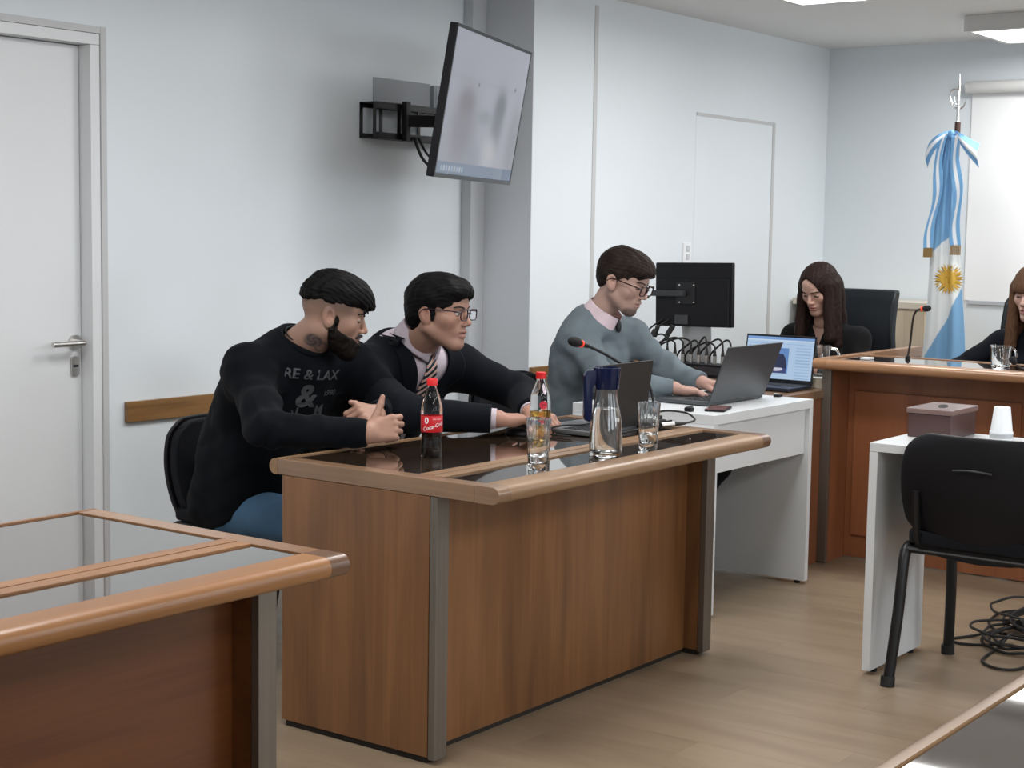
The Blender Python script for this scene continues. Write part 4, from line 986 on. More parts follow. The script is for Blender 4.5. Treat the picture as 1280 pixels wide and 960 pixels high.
MB().tube([(6.325, 2.977, .915), (6.33, 2.952, .912), (6.332, 2.940, .89), (6.33, 2.950, .865), (6.325, 2.980, .855)], .006, n=8).build('handle', GLASS, mg)

# ------------------------------------------------------------------ judge bench things
def bench_mic(b, pts, tip, d, label, ring):
    r = root('bench_microphone', label, 'microphone', b)
    MB().lathe([(0, 0), (.011, 0), (.012, .004), (.008, .014), (0, .015)], b, 24).build('base', BLACKP, r)
    MB().tube([Vector(b)+Vector((0, 0, .014))]+[Vector(p) for p in pts], .0048, n=8).build('gooseneck', mat('mic_dark', (.02, .012, .010), .4), r)
    q = Vector(d).to_track_quat('Z', 'Y').to_matrix().to_4x4()
    MB().lathe([(0, -.004), (.009, 0), (.012, .008), (.0135, .018), (.011, .030), (0, .036)], tip, 18, mtx=q).build('foam_windshield', FOAM, r)
    e = Vector(tip); dd = Vector(d).normalized()
    if ring: MB().cyl(e-dd*.008, e-dd*.001, .0115).build('light_ring', ORANGE, r)
bench_mic((6.46, 2.68, .8795), [(6.46, 2.672, .95), (6.455, 2.662, 1.05), (6.45, 2.648, 1.085), (6.455, 2.630, 1.096)], (6.46, 2.622, 1.097), (.25, -1, .1), 'thin gooseneck microphone with glowing orange ring on the judge bench', True)
bench_mic((6.27, 2.03, .8795), [(6.24, 2.04, .892), (6.222, 2.075, .8865), (6.212, 2.11, .892), (6.208, 2.125, .905)], (6.207, 2.130, .908), (.05, .35, .4), 'bent black foam microphone hanging over the edge of the judge bench', False)
jg = root('glass_jug', 'clear glass water jug on the judge bench before the woman with the fringe', 'jug', (6.38, 2.25, .8795))
MB().lathe([(0, 0), (.034, 0), (.037, .004), (.039, .070), (.043, .084), (.044, .086), (.0415, .0862), (.0365, .07), (.034, .010), (0, .007)], (6.38, 2.25, .8797), 36).build('body', GLASS, jg)
MB().tube([(6.375, 2.212, .955), (6.37, 2.190, .950), (6.37, 2.183, .925), (6.375, 2.195, .90), (6.38, 2.214, .897)], .005, n=8).build('handle', GLASS, jg)
np_ = MB().box(6.27, 6.33, 2.775, 2.815, .8795, .889, .003); np_.build('tape_dispenser', mat('pale_plastic', (.72, .73, .74), .3), None, 'small pale plastic block lying on the judge bench glass', 'desk item')

# ------------------------------------------------------------------ things on the small white table and floor
tx = root('tissue_box', 'brown leather tissue box on the small white table', 'tissue box', (5.035, 1.965, .750))
BRL = mat('brown_leather', lin((78, 58, 56)), .35, bump=.15, bscale=300)
MB().box(4.925, 5.150, 1.890, 2.035, .7505, .828, .003).build('body', BRL, tx)
lidb = MB().box(4.920, 5.155, 1.885, 2.040, .8285, .846, .003).build('lid', mat('brown_leather_lid', lin((120, 98, 94)), .3, bump=.12, bscale=300), tx)
MB().prism([(.055*math.cos(t*math.pi/10), .016*math.sin(t*math.pi/10)) for t in range(20)], (5.04, 1.962, .8462), (.95, .3, 0), (-.3, .95, 0), (0, 0, .0006)).build('slot', mat('slot_dark', (.01, .008, .008), .8), lidb)
CUP = mat('cup_white', (.82, .84, .86), .35)
for i in range(3):
    z = .7505+i*.006
    r = .036
    MB().lathe([(r, 0), (r+.0012, .002), (r+.0012, .016), (r-.001, .0165), (.0255, .094), (.0245, .0955), (0, .0955), (0, .0945), (.024, .0945), (r-.0022, .016), (r-.0012, 0), (r, 0)], (5.055, 1.770, z), 32).build('paper_cup', CUP, None, 'white disposable cup upside down in the nested stack beside the tissue box', 'cup', 'nested stack of white cups')
fc = root('coiled_cable', 'black cable coiled loosely on the floor by the small white table', 'cable', (5.45, 1.85, 0))
rc = random.Random(5)
def ring(cx_, cy_, rx, ry, n, z, ph=0., a1=2*math.pi):
    return [(cx_+rx*math.cos(ph+a1*k/n), cy_+ry*math.sin(ph+a1*k/n), z+.003*math.sin(3*k)) for k in range(n+1)]
for i in range(7):
    cx_, cy_ = 5.72+rc.uniform(-.03, .03), 1.80+rc.uniform(-.03, .03)
    MB().tube(ring(cx_, cy_, .24+rc.uniform(-.06, .03), .17+rc.uniform(-.05, .02), 14, .008+.008*i, rc.uniform(0, 6)), .0048, n=6, sub=3).build('cable_loop', RUBBER, fc)
for i in range(5):
    cx_, cy_ = 5.45+rc.uniform(-.03, .03), 1.80+rc.uniform(-.03, .03)
    MB().tube(ring(cx_, cy_, .20+rc.uniform(-.07, .02), .15+rc.uniform(-.05, .02), 14, .007+.008*i, rc.uniform(0, 6)), .0048, n=6, sub=3).build('cable_loop', RUBBER, fc)
MB().tube([(5.50, 1.86, .03), (5.40, 1.95, .008), (5.31, 2.0, .006), (5.27, 1.98, .006), (5.27, 1.93, .006), (5.33, 1.86, .006), (5.42, 1.83, .03)], .0048, n=6).build('cable_loop', RUBBER, fc)
MB().tube([(5.42, 1.83, .03), (5.28, 1.83, .006), (5.12, 1.82, .006), (5.06, 1.79, .006), (5.03, 1.73, .006), (5.08, 1.68, .006), (5.25, 1.67, .006), (5.40, 1.66, .006)], .0048, n=6).build('cable_loop', RUBBER, fc)
MB().tube([(5.47, 1.82, .055), (5.52, 1.80, .060), (5.58, 1.785, .055)], .017, n=8).build('cable_tie', RUBBER, fc)

# ------------------------------------------------------------------ flag
fx, fy = 8.0, 3.112
fg = root('flag', 'light blue and white flag with golden sun on a pole with ribbon', 'flag', (fx, fy, 0))
CHR = mat('chrome', (.72, .72, .72), .18, metal=1.); POLEW = mat('pole_wood', lin((70, 46, 34)), .4)
MB().lathe([(0, 0), (.15, 0), (.15, .02), (.04, .05), (.022, .09), (0, .09)], (fx+.03, fy, 0), 28).build('base', CHR, fg)
MB().cyl((fx+.03, fy, .08), (fx+.03, fy, 1.99), .015).build('pole', POLEW, fg)
fn_ = MB().cyl((fx+.03, fy, 1.99), (fx+.03, fy, 2.06), .010).cyl((fx+.03, fy, 2.06), (fx+.03, fy, 2.15), .008).cyl((fx+.03, fy, 2.15), (fx+.03, fy, 2.235), .008, .001)
fn_.tube([(fx+.03, fy+.034, 2.095), (fx+.03, fy+.026, 2.070), (fx+.03, fy, 2.058), (fx+.03, fy-.026, 2.068), (fx+.03, fy-.036, 2.092)], .005, n=8)
fn_.tube([(fx+.03, fy+.034, 2.075), (fx+.03, fy+.046, 2.12), (fx+.03, fy+.036, 2.155), (fx+.03, fy, 2.155)], .005, n=8).tube([(fx+.03, fy+.022, 2.12), (fx+.03, fy+.018, 2.085), (fx+.03, fy, 2.07)], .004, n=8)
fn_.build('finial', CHR, fg)
FBL, FWH = lin((118, 164, 202)), lin((226, 230, 230))
def flag_pt(u, v, lift=0.):
    z = 1.925-v*1.40; hw = .022+.115*np.clip(v, 0, 1)**.8
    fold = .016*np.sin(u*11+1.5*v+.6)*(.35+.65*v)+.006*np.sin(u*21+2*v)
    y = fy+.01+(.5-u)*2*hw+.012*np.sin(6*v); x = fx-.03-.02*v+fold-.05*v*(1-(2*u-1)**2)-lift
    return np.stack([x, y, z], 1).astype(np.float32)
def flagcol(u, v):
    # u runs 0 (camera's left) .. 1 ; diagonal bands of a flag hung from its hoist
    c = np.tile(A3(FWH), (len(u), 1))
    z = 1.925-v*1.40
    top = z > 1.375+(u-.5)*.15; c[top] = FBL
    bot = z < .985-(.62-u)*.42; c[bot] = FBL
    return c
CLOTH = mat('flag_cloth', (.5, .5, .5), .75, attr='Col', sheen=.2)
link('cloth', grid_mesh('cloth', flag_pt, 90, 260, flagcol, thick=(.0015, 0, 0)), CLOTH, fg)
# sun of the flag: disc and alternating rays lying on the cloth
def on_flag(y_, z_, lift):
    v = (1.925-z_)/1.40; hw = .022+.115*np.clip(v, 0, 1)**.8; u = .5-(y_-fy-.01-.012*np.sin(6*v))/(2*hw)
    p = flag_pt(np.clip(u, 0, 1), v, lift); p[:, 1] = y_; return p
GOLD = mat('sun_gold', lin((206, 164, 60)), .5); GOLD2 = mat('sun_gold_dark', lin((150, 108, 34)), .55)
sy0, sz0 = fy-.022, 1.185
def flat_on(polys, m, name, lift):
    V, F = [], []
    for poly in polys:
        i = len(V); V += poly; F += [[i, i+k, i+k+1] for k in range(1, len(poly)-1)]
    V = np.array(V); P = on_flag(sy0-V[:, 0], sz0+V[:, 1], lift); return link(name, np_mesh(name, P, np.array(F)), m, fg)
flat_on([[(r0*.036*math.cos(a_), r0*.040*math.sin(a_)), (r1_*.036*math.cos(a_), r1_*.040*math.sin(a_)), (r1_*.036*math.cos(a_+.2618), r1_*.040*math.sin(a_+.2618)), (r0*.036*math.cos(a_+.2618), r0*.040*math.sin(a_+.2618))] for r0, r1_ in ((.001, .25), (.25, .5), (.5, .75), (.75, 1.)) for a_ in np.arange(24)*.2618], GOLD, 'sun_disc', .005)
rays = []
for k in range(32):
    a = k*math.pi/16; ca, sa = math.cos(a), math.sin(a); r1 = .082 if k % 2 == 0 else .074; wv = .0 if k % 2 == 0 else .006
    w_ = .0052; rays.append([(.036*ca-w_*sa, .040*sa+w_*ca), (.036*ca+w_*sa, .040*sa-w_*ca), (.058*ca+(.003+wv)*sa, .062*sa-(.003+wv)*ca), (r1*ca, r1*1.06*sa), (.058*ca-(.003-wv)*sa, .062*sa+(.003-wv)*ca)])
flat_on(rays, GOLD, 'sun_rays', .0035)
face = []
for cx_, cz_, rx, rz in ((-.013, .009, .007, .003), (.013, .009, .007, .003), (0, -.016, .010, .003), (0, -.001, .003, .010)): face.append([(cx_+rx*math.cos(t*math.pi/6), cz_+rz*math.sin(t*math.pi/6)) for t in range(12)])
flat_on(face, GOLD2, 'sun_face', .0050)
# ribbon bow and tails
def ribcol(u, v):
    c = np.tile(A3(lin((116, 170, 216))), (len(u), 1)); c[np.abs(v-.5) < .17] = lin((232, 236, 240)); return c
def loop(sgn, name):
    def fn(u, v):
        y = fy-sgn*(.012+.125*u); z = 1.945-.04*u**1.5-.100*u*(1-v)*1.0-.02*(1-v)-.03*u; x = fx-.035-.045*np.sin(np.pi*u)+.02*np.cos(v*6)*u
        return np.stack([x, y, z], 1).astype(np.float32)
    link(name, grid_mesh(name, fn, 24, 26, ribcol, thick=(.002, 0, 0)), CLOTH, fg)
loop(1, 'bow_loop'); loop(-1, 'bow_loop')
MB().ball((fx-.05, fy, 1.925), .020, .8, .9, 1.1).build('bow_knot', mat('ribbon_blue', lin((116, 170, 216)), .7), fg)
def tail(y0_, y1_, z1, name, wd_):
    def fn(u, v):
        y = y0_+(y1_-y0_)*u+(v-.5)*-wd_+.008*np.sin(u*9); z = 1.915+(z1-1.915)*u; x = fx-.075-.03*u+.010*np.sin(u*12+v*3)
        return np.stack([x, y, z], 1).astype(np.float32)
    o = link(name, grid_mesh(name, fn, 60, 20, ribcol, thick=(.002, 0, 0)), CLOTH, fg)
    fr_ = MB()
    for k in range(9):
        yy = y1_+(k/8-.5)*-wd_+.008*math.sin(9); fr_.cyl((fx-.105, yy, z1-.045), (fx-.105, yy, z1+.004), .0028, n=6)
    fr_.build('gold_fringe', mat('fringe_gold', lin((150, 122, 74)), .6), o)
tail(fy+.035, fy+.075, 1.34, 'ribbon_tail', .045); tail(fy-.035, fy-.070, 1.355, 'ribbon_tail', .052)

# ------------------------------------------------------------------ people
SKIN = mat('skin', (.4, .25, .19), .5, attr='Col', sub=.0, spec=.35, bump=.05, bscale=900)
HAIR = mat('hair', (.02, .015, .012), .5, attr='Col', bump=.25, bscale=420, stretch=(.3, .3, 1), spec=.07)
def cloth(name, col, rough=.85, sheen=.15, bs=900, b=.25): return mat(name, col, rough, bump=b, bscale=bs, sheen=sheen*.12, spec=.06, noise=14, colspan=.10)
def sdf_obj(name, f, lo, hi, h, m, parent, cols=None, label=None):
    V, F = mesh_sdf(f, lo, hi, h); return link(name, np_mesh(name, V, F, None if cols is None else cols(V)), m, parent, label)
def join_parts(parts):
    V, F, K, n = [], [], [], 0
    for v, f, k in parts: V.append(v); F.append(f+n); K.append(k); n += len(v)
    return np.concatenate(V), np.concatenate(F), np.concatenate(K)
def bounds(pts, pad): P = np.array(pts); return P.min(0)-pad, P.max(0)+pad
def build_body(r, fr, neck_base, hands, skin, lip, hsdf, stub=None, neck_r=.056, extra=None, eyes_down=True, torso=None, tattoo=None):
    """skin of the whole figure: head and neck, trunk, arms and hands in one mesh"""
    nb = fr.l([neck_base])[0]
    neck = s_uni([s_cone((-.022, 0, -.045), nb*1.0, neck_r/fr.k, (neck_r+.003)/fr.k), s_ell(nb+A3((-.012, 0, -.060)), A3((.050, .085, .04))/fr.k)], .02)
    f = s_uni([hsdf, neck], .022)
    V, F = mesh_sdf(f, (-.16, -.15, min(-.2, nb[2]-.1)), (.14, .15, .14), .0028/fr.k)
    col = head_cols(V, skin, lip, eyes_down, stubble=stub)
    if tattoo is not None: w_ = tattoo(V)[:, None]; col = col*(1-w_)+A3((.045, .045, .05))*w_
    parts = [(fr.w(V), F, col)]
    for (g, pts) in hands:
        lo, hi = bounds(pts, .05); V, F = mesh_sdf(g, lo, hi, .0026); c = np.tile(A3(skin)*A3((1.04, .97, .96)), (len(V), 1)); parts.append((V, F, c))
    if torso is not None:
        lo, hi = bounds(torso[1], .2); V, F = mesh_sdf(torso[0], lo, hi, .014); parts.append((V, F, np.tile(A3(skin), (len(V), 1))))
    V, F, K = join_parts(parts)
    return link('body', np_mesh('body', V, F, K), SKIN, r)
def strand(amp, fr_, fl, seed=0.):
    """fine ridges for combed hair: fl = flow direction, in head space"""
    fl = nrm(fl); a = nrm(np.cross(fl, (0.3, .2, 1))); b = np.cross(fl, a)
    def g(P):
        p, q, t = P @ a, P @ b, P @ fl
        return amp*(np.sin(p*fr_+2.2*np.sin(t*38+seed)+seed)+.6*np.sin(q*fr_*1.37+2*np.sin(t*31+p*60)+p*fr_*.4)+.5*np.sin((p+q)*fr_*2.1+1.5*np.sin(t*50)))
    return g
def hair_obj(r, fr, f, col, lo=(-.16, -.13, -.12), hi=(.15, .13, .17), h=.0028, name='hair', var=.35):
    V, F = mesh_sdf(f, lo, hi, h)
    n = .5+.5*np.sin(V[:, 1]*420+V[:, 0]*160+4*np.sin(V[:, 2]*45)); c = A3(col)*(1+var*(n-.5))[:, None]
    return link(name, np_mesh(name, fr.w(V), F, c), HAIR, r)
def brows(r, fr, col, z=.0):
    m = MB()
    for s in (1, -1):
        m.tube([fr.w([(.0915, s*.011, .0245+z)])[0], fr.w([(.0905, s*.026, .0285+z)])[0], fr.w([(.0845, s*.040, .0290+z)])[0], fr.w([(.0745, s*.050, .0255+z)])[0]], .0045*fr.k, n=6, sub=4, rr=lambda t: .0042*fr.k*(1-.5*t))
    m.build('eyebrows', mat('brow_hair', (.012, .009, .008), .7), r)
def glasses(r, fr, m, thick=.0022, w_=.025, h_=.019, z=.004, x=.106):
    g = root  # frames are one part with lenses below it
    fm = MB(); lens = []
    for s in (1, -1):
        pts = [(x-.0035*abs(a)/.02*.6, s*.033+a, z+b) for a, b in [(p, q) for p, q in rrect(2*w_, 2*h_, .011, 4)]]
        fm.tube([fr.w([p])[0] for p in pts], thick*fr.k, n=6, sub=0, closed=True)
        lens.append(pts)
        fm.tube([fr.w([p])[0] for p in ((x-.003, s*(.033+w_), z+.008), (x-.012, s*.069, z+.010), (.04, s*.0775, z+.010), (-.012, s*.0815, z+.008), (-.030, s*.081, z-.008))], thick*.85*fr.k, n=6, sub=4)
    fm.tube([fr.w([p])[0] for p in ((x, .033-w_, z+.004), (x+.003, 0, z+.007), (x, -.033+w_, z+.004))], thick*fr.k, n=6, sub=4)
    fo = fm.build('glasses', m, r)
    for pts in lens:
        P = fr.w(np.array(pts)); c = P.mean(0); V = np.concatenate([[c], P]); n = len(P)
        link('lens', np_mesh('lens', V, np.array([[0, i+1, (i+1) % n+1] for i in range(n)])), mat('spectacle_lens', (.95, .96, 1), .0, trans=1., ior=1.03), fo)
    return fo
def limb_leg(hip, knee, ankle, toe, r0=.092, r1=.068, r2=.055):
    return [s_cone(hip, knee, r0, r1), s_cone(knee, ankle, r1, r2)]
def shoe(r, ankle, toe, m):
    a = A3(ankle); t = A3(toe); d = nrm((t-a)*A3((1, 1, 0)))
    f = s_uni([s_cone(a*A3((1, 1, 0))+A3((0, 0, .045))-d*.03, a*A3((1, 1, 0))+A3((0, 0, .040))+d*.14, .042, .036), s_cone(a*A3((1, 1, 0))+A3((0, 0, .10)), a*A3((1, 1, 0))+A3((0, 0, .05)), .045, .045)], .03)
    f = s_int(f, lambda P: .002-P[:, 2], .004); lo, hi = bounds([a*A3((1, 1, 0)), a*A3((1, 1, 0))+d*.2, a*A3((1, 1, 0))-d*.1, a*A3((1, 1, 0))+A3((0, 0, .14))], .06)
    return sdf_obj('shoe', f, lo, hi, .008, m, r)

def cut_at(h_, e, t):
    h_ = A3(h_); d = nrm(h_-A3(e)); o = h_-d*t
    return lambda P: np.maximum(-((P-o) @ d), np.sqrt(((P-o)**2).sum(1))-.09)
RIGHT = A3((math.sin(YAW), -math.cos(YAW), 0)); TOCAM = A3((-math.cos(YAW), -math.sin(YAW), 0)); UPV = A3((0, 0, 1))
def face_dir(turn, pitch):
    """turn: degrees from looking along the aisle wall (right) towards the public side"""
    t = math.radians(turn); p = math.radians(pitch); d = RIGHT*math.cos(t)+TOCAM*math.sin(t); return d*math.cos(p)+UPV*math.sin(p)
JEANS = cloth('denim', lin((70, 98, 124)), .8, .1); NAVY = cloth('navy_suit', (.0050, .0062, .0090), .75, .2); BLK = cloth('black_fleece', (.0042, .0052, .0072), .9, .25)
GREYK = cloth('grey_knit', lin((104, 114, 120)), .9, .3, 500, .5); PINK = cloth('pale_pink_shirt', lin((206, 186, 192)), .7); LILAC = cloth('lilac_shirt', lin((190, 178, 186)), .7)
BLKT = cloth('black_trousers', (.01, .01, .012)); SHOEB = mat('shoe_black', (.012, .011, .011), .35)
WHTC = cloth('white_cotton', (.75, .75, .74))

# ---- 1: man in the black sweatshirt
p1 = root('person', 'seated man in a black sweatshirt and jeans, dark beard and shaved sides, looking aside', 'person', (3.62, 3.70, 0))
fr1 = Frame((3.632, 3.378, 1.128), face_dir(-6, -14), UPV*1.0+RIGHT*.02, .985)
nb1 = A3((3.620, 3.500, 1.030)); cc_ = A3((3.622, 3.492, 1.046)); cn_ = nrm((0, -.56, 1))
S1 = (.34, .205, .152); LIP1 = (.30, .135, .11)
Rs, Ls = A3((3.450, 3.555, .955)), A3((3.80, 3.455, .960)); Re, Le = A3((3.285, 3.315, .810)), A3((3.885, 3.345, .825)); Rw, Lw = A3((3.452, 3.075, .806)), A3((3.690, 3.245, .828))
hR, eR = hand_sdf(Rw, (.62, -.30, .10), (-.45, -.85, .35), 1, [(.55, .75, .5), (.75, .85, .55), (.85, .95, .6), (.95, 1.0, .6)], (.62, .72, .10), (-.12, -.10), .98, Re, .03)
hL, eL = hand_sdf(Lw, (-.86, -.12, .05), (.05, -.75, .55), -1, [(1.1, 1.3, .8), (1.15, 1.35, .8), (1.2, 1.35, .8), (1.2, 1.35, .8)], (.95, .35, .05), (.05, .05), .95, Le, .0)
def fade(P):
    x, y, z = P.T
    hl = soft(-(z-.012-.05*(-x-.02)), .012)*soft(x-.056, .006)*.82*(z > -.06)+0*x
    mou = np.exp(-((z+.041)/.008)**2-((np.abs(y))/.026)**2)*(x > .07)*.75
    bd = soft(z+.040+.45*np.clip(x-.0, 0, 1)-.0, .010)*soft(-(x+.002), .006)*soft(z*-1-.125, .01)*.9*(1-np.exp(-((z+.0578)/.012)**2-(y/.024)**2)*(x > .085))
    return np.clip(np.maximum(np.maximum(hl, mou), bd), 0, .95)
def tat(P):
    x, y, z = P.T; q = np.hypot((x+.042)/.030, (z+.088)/.021); pat = .5+.5*np.sin(q*9+np.arctan2(z+.088, x+.042)*3)
    a = soft(q-1, .06)*(y < 0)*(.55+.4*pat); b = (np.abs(np.hypot((x+.012)/.024, (z+.104)/.020)-.8) < .22)*(y < 0)*.5
    return np.clip(np.maximum(a, b), 0, .9)
tor1 = [s_cone((3.53, 3.67, .55), (3.55, 3.63, .68), .125, .13), s_cone((3.60, 3.73, .50), (3.605, 3.70, .62), .160, .160, (0, 1, 0), .95), s_ell((3.622, 3.545, .985), (.095, .075, .085)), s_cone((3.62, 3.79, .52), (3.625, 3.72, .70), .165, .158, (0, 1, 0), .88), s_cone((3.625, 3.72, .70), (3.622, 3.60, .88), .162, .168, (0, 1, 0), .80), s_cone(Rs, nb1+A3((0, .02, -.055)), .078, .085), s_cone(Ls, nb1+A3((0, .02, -.055)), .074, .085), s_cone((3.55, 3.63, .86), (3.70, 3.59, .86), .115, .115)]
def scale_r(fs, d): return [s_off(f, -d) for f in fs]
armR1 = s_uni([s_cone(Rs, Re, .072, .058), s_cone(Re, Rw, .056, .039)], .025); armL1 = s_uni([s_cone(Ls, Le, .070, .057), s_cone(Le, Lw, .055, .038)], .025)
tors1 = s_uni(tor1, .07)
build_body(p1, fr1, nb1, [(hR, [Rw, *eR, Rw+nrm(Re-Rw)*.12]), (hL, [Lw, *eL, Lw+nrm(Le-Lw)*.12])], S1, LIP1, head_sdf(), fade, .060, tattoo=tat, torso=(s_off(s_uni([tors1, armR1, armL1], .05), -.03), [Rs, Ls, Re, Le, (3.62, 3.79, .52), nb1-A3((0, 0, .06))]))
def shirt1():
    f = s_uni([s_sub(tors1, lambda P: (P-A3((3.6, 3.74, .445))) @ nrm((-.1, .45, 1)), .01), armR1, armL1], .06)
    f = s_disp(f, gsum(wrinkle(.0075, 22, .7, (1, 1, .6)), wrinkle(.0035, 50, 2.1), folds(Re, Re-Rs, .013, 150, .11), folds(Re, Rw-Re, .012, 130, .16, 1.), folds(Le, Le-Ls, .012, 140, .12, .5), folds((3.47, 3.50, .86), (.3, -.5, -1), .010, 75, .16, 2.), folds((3.55, 3.62, .68), (0, 0, 1), .008, 60, .2)))
    f = s_sub(f, s_cone(cc_-cn_*.03, cc_+cn_*.2, .074, .080), .006)
    f = s_sub(f, lambda P: np.maximum(-((P-cc_-cn_*.004) @ cn_), np.sqrt(((P-cc_)**2).sum(1))-.16), .008)
    for e, h_ in ((Re, Rw), (Le, Lw)): f = s_sub(f, cut_at(h_, e, .0), .004)
    return f
F1 = shirt1(); FT1 = s_disp(tors1, gsum(wrinkle(.0075, 22, .7, (1, 1, .6)), wrinkle(.0035, 50, 2.1)))
sw = sdf_obj('sweatshirt', F1, (3.14, 2.98, .42), (4.02, 4.0, 1.14), .0075, BLK, p1)
# ribbed collar
e1_ = nrm(np.cross(cn_, (1, 0, 0))); e2_ = np.cross(cn_, e1_)
MB().tube([cc_+e1_*.081*math.cos(t)+e2_*.081*math.sin(t) for t in np.linspace(0, 2*np.pi, 25)[:-1]], .011, n=10, sub=3, closed=True).build('collar', BLK, sw)
MB().tube([cc_+cn_*.012+e1_*.066*math.cos(t)+e2_*.066*math.sin(t) for t in np.linspace(0, 2*np.pi, 25)[:-1]], .0022, n=6, sub=3, closed=True).build('necklace_cord', RUBBER, p1)
# printed lettering, pressed on to the chest along the way he faces
PRINT = mat('shirt_print', (.055, .06, .065), .6)
def chest_print(body, size, px, pz, bold=0., shear=0., rot=0.):
    V, F = text_polys(body, size, shear, bold); c, s = math.cos(rot), math.sin(rot); V = V @ np.array([[c, s], [-s, c]])
    d = nrm((.05, -.97, -.25)); u = nrm((1, .05, 0)); v = nrm(np.cross(u, d)); v = v if v[2] > 0 else -v
    o = A3((3.625, 3.15, .86))+u*px+v*pz; P = o+V[:, :1]*u+V[:, 1:]*v; P = trace(P, -d, FT1, 80)+d*.0022
    link('print', np_mesh('print', P, F, smooth=False), PRINT, sw)
chest_print('RE & LAX', .046, -.02, .012, .0008); chest_print('SIN', .026, -.105, -.055, .0004); chest_print('&', .105, -.02, -.062, .003); chest_print('1990', .028, .065, -.050, .0006); chest_print('IN', .05, -.06, -.118, .001); chest_print('M', .05, .04, -.110, .001)
# hair: long on top, cut straight round above the ears
top = s_uni([s_ell((-.010, 0, .056), (.107, .081, .090)), s_ell((.046, 0, .074), (.066, .068, .054)), s_ell((.092, .0, .050), (.024, .050, .028)), s_ell((-.072, 0, .045), (.040, .062, .048))], .02)
top = s_int(top, s_plane((0, 0, .037), (.06, 0, -1)), .016)
top = s_sub(top, s_ell((.090, 0, .002), (.026, .085, .038)), .006)
for k_, (yy, dz_) in enumerate(((-.052, .0), (-.036, .006), (-.02, .002), (.0, .007), (.02, .003), (.04, .006))): top = s_uni([top, s_cone((.086, yy*.8, .066), (.1045-abs(yy)*.22, yy, .026+dz_), .011, .0022)], .006)
hair_obj(p1, fr1, s_disp(top, gsum(strand(.0010, 300, (.8, .3, -.5)), wrinkle(.003, 55, 1.))), (.006, .0055, .0055))
HS1 = head_sdf()
beard = s_uni([s_off(HS1, .0085), s_ell((.072, 0, -.106), (.024, .028, .020))], .012)
beard = s_int(beard, s_plane((.0, 0, -.030), (.32, 0, 1)), .010); beard = s_int(beard, s_plane((-.002, 0, -.06), (-1, 0, -.22)), .008)
beard = s_int(beard, lambda P: -s_ell((.100, 0, -.052), (.030, .027, .016))(P), .005)
side_ = s_int(s_off(HS1, .0025), s_ell((.012, 0, -.022), (.010, .2, .030)), .004)
for y in (1, -1): side_ = s_sub(side_, s_ell((-.014, y*.0765, -.004), (.021, .014, .034)), .002)
beard = s_uni([beard, side_], .006)
for y in (1, -1): beard = s_sub(beard, s_ell((-.014, y*.080, -.004), (.020, .012, .033)), .003)
hair_obj(p1, fr1, s_disp(beard, gsum(strand(.0008, 420, (.3, 0, -1)), wrinkle(.0012, 160, .3))), (.010, .008, .007), (-.05, -.11, -.16), (.13, .11, .06), .0026, 'beard')
m_ = MB()
m_.tube(fr1.w([(.083, .026, -.050), (.096, .018, -.043), (.1015, 0, -.0405), (.096, -.018, -.043), (.083, -.026, -.050)]), .0042, n=7).build('moustache', mat('beard_hair', (.012, .009, .008), .7), p1)
brows(p1, fr1, None)
hipR, hipL = A3((3.53, 3.72, .495)), A3((3.72, 3.72, .495)); knR, knL = A3((3.47, 3.30, .495)), A3((3.80, 3.30, .495)); anR, anL = A3((3.47, 3.22, .10)), A3((3.82, 3.22, .10))
jf = s_uni([s_cone(hipR, knR, .092, .068), s_cone(knR, anR, .068, .055), s_cone(hipL, knL, .092, .068), s_cone(knL, anL, .068, .055), s_cone(hipR, hipL, .095, .095)], .03)
jf = s_disp(jf, gsum(wrinkle(.004, 26, 1.4), folds(knR, (0, -1, -.6), .006, 110, .14), folds(hipR, (0, -1, 0), .006, 80, .15)))
sdf_obj('jeans', jf, (3.30, 3.05, .04), (3.98, 3.95, .70), .009, JEANS, p1)
shoe(p1, anR, anR+A3((0, -.2, 0)), SHOEB); shoe(p1, anL, anL+A3((0, -.2, 0)), SHOEB)

# ---- 2: man in the dark suit
p2 = root('person', 'seated man in a dark suit with striped tie and glasses, typing', 'person', (4.15, 3.70, 0))
fr2 = Frame((4.118, 3.352, 1.122), face_dir(24, -4), UPV+RIGHT*.05, 1.03)
nb2 = A3((4.138, 3.480, .995)); S2 = (.36, .205, .150)
Rs, Ls = A3((3.925, 3.535, .925)), A3((4.335, 3.440, .925)); Re, Le = A3((3.800, 3.240, .822)), A3((4.420, 3.235, .840)); Rw, Lw = A3((3.972, 2.995, .810)), A3((4.215, 3.040, .805))
hR, eR = hand_sdf(Rw, (.86, -.40, -.04), (-.05, -.05, 1), 1, [(.35, .55, .35), (.3, .5, .35), (.35, .55, .4), (.4, .5, .4)], (.75, .55, -.25), (.2, .2), 1.02, Re)
hL, eL = hand_sdf(Lw, (-.25, -.90, -.10), (0, 0, 1), -1, RELAX, (.7, .6, -.25), (.2, .2), 1.0, Le)
tor2 = [s_cone((4.15, 3.78, .52), (4.15, 3.70, .70), .165, .168, (0, 1, 0), .92), s_cone((4.15, 3.70, .70), (4.145, 3.61, .85), .172, .172, (0, 1, 0), .82), s_cone(Rs, nb2+A3((0, .03, -.045)), .078, .088), s_cone(Ls, nb2+A3((0, .03, -.045)), .076, .088), s_ell((4.143, 3.545, .975), (.10, .07, .085)), s_cone((4.06, 3.62, .83), (4.24, 3.59, .83), .12, .12)]
tors2 = s_uni(tor2, .07); armR2 = s_uni([s_cone(Rs, Re, .078, .060), s_cone(Re, Rw, .058, .043)], .03); armL2 = s_uni([s_cone(Ls, Le, .076, .060), s_cone(Le, Lw, .057, .042)], .03)
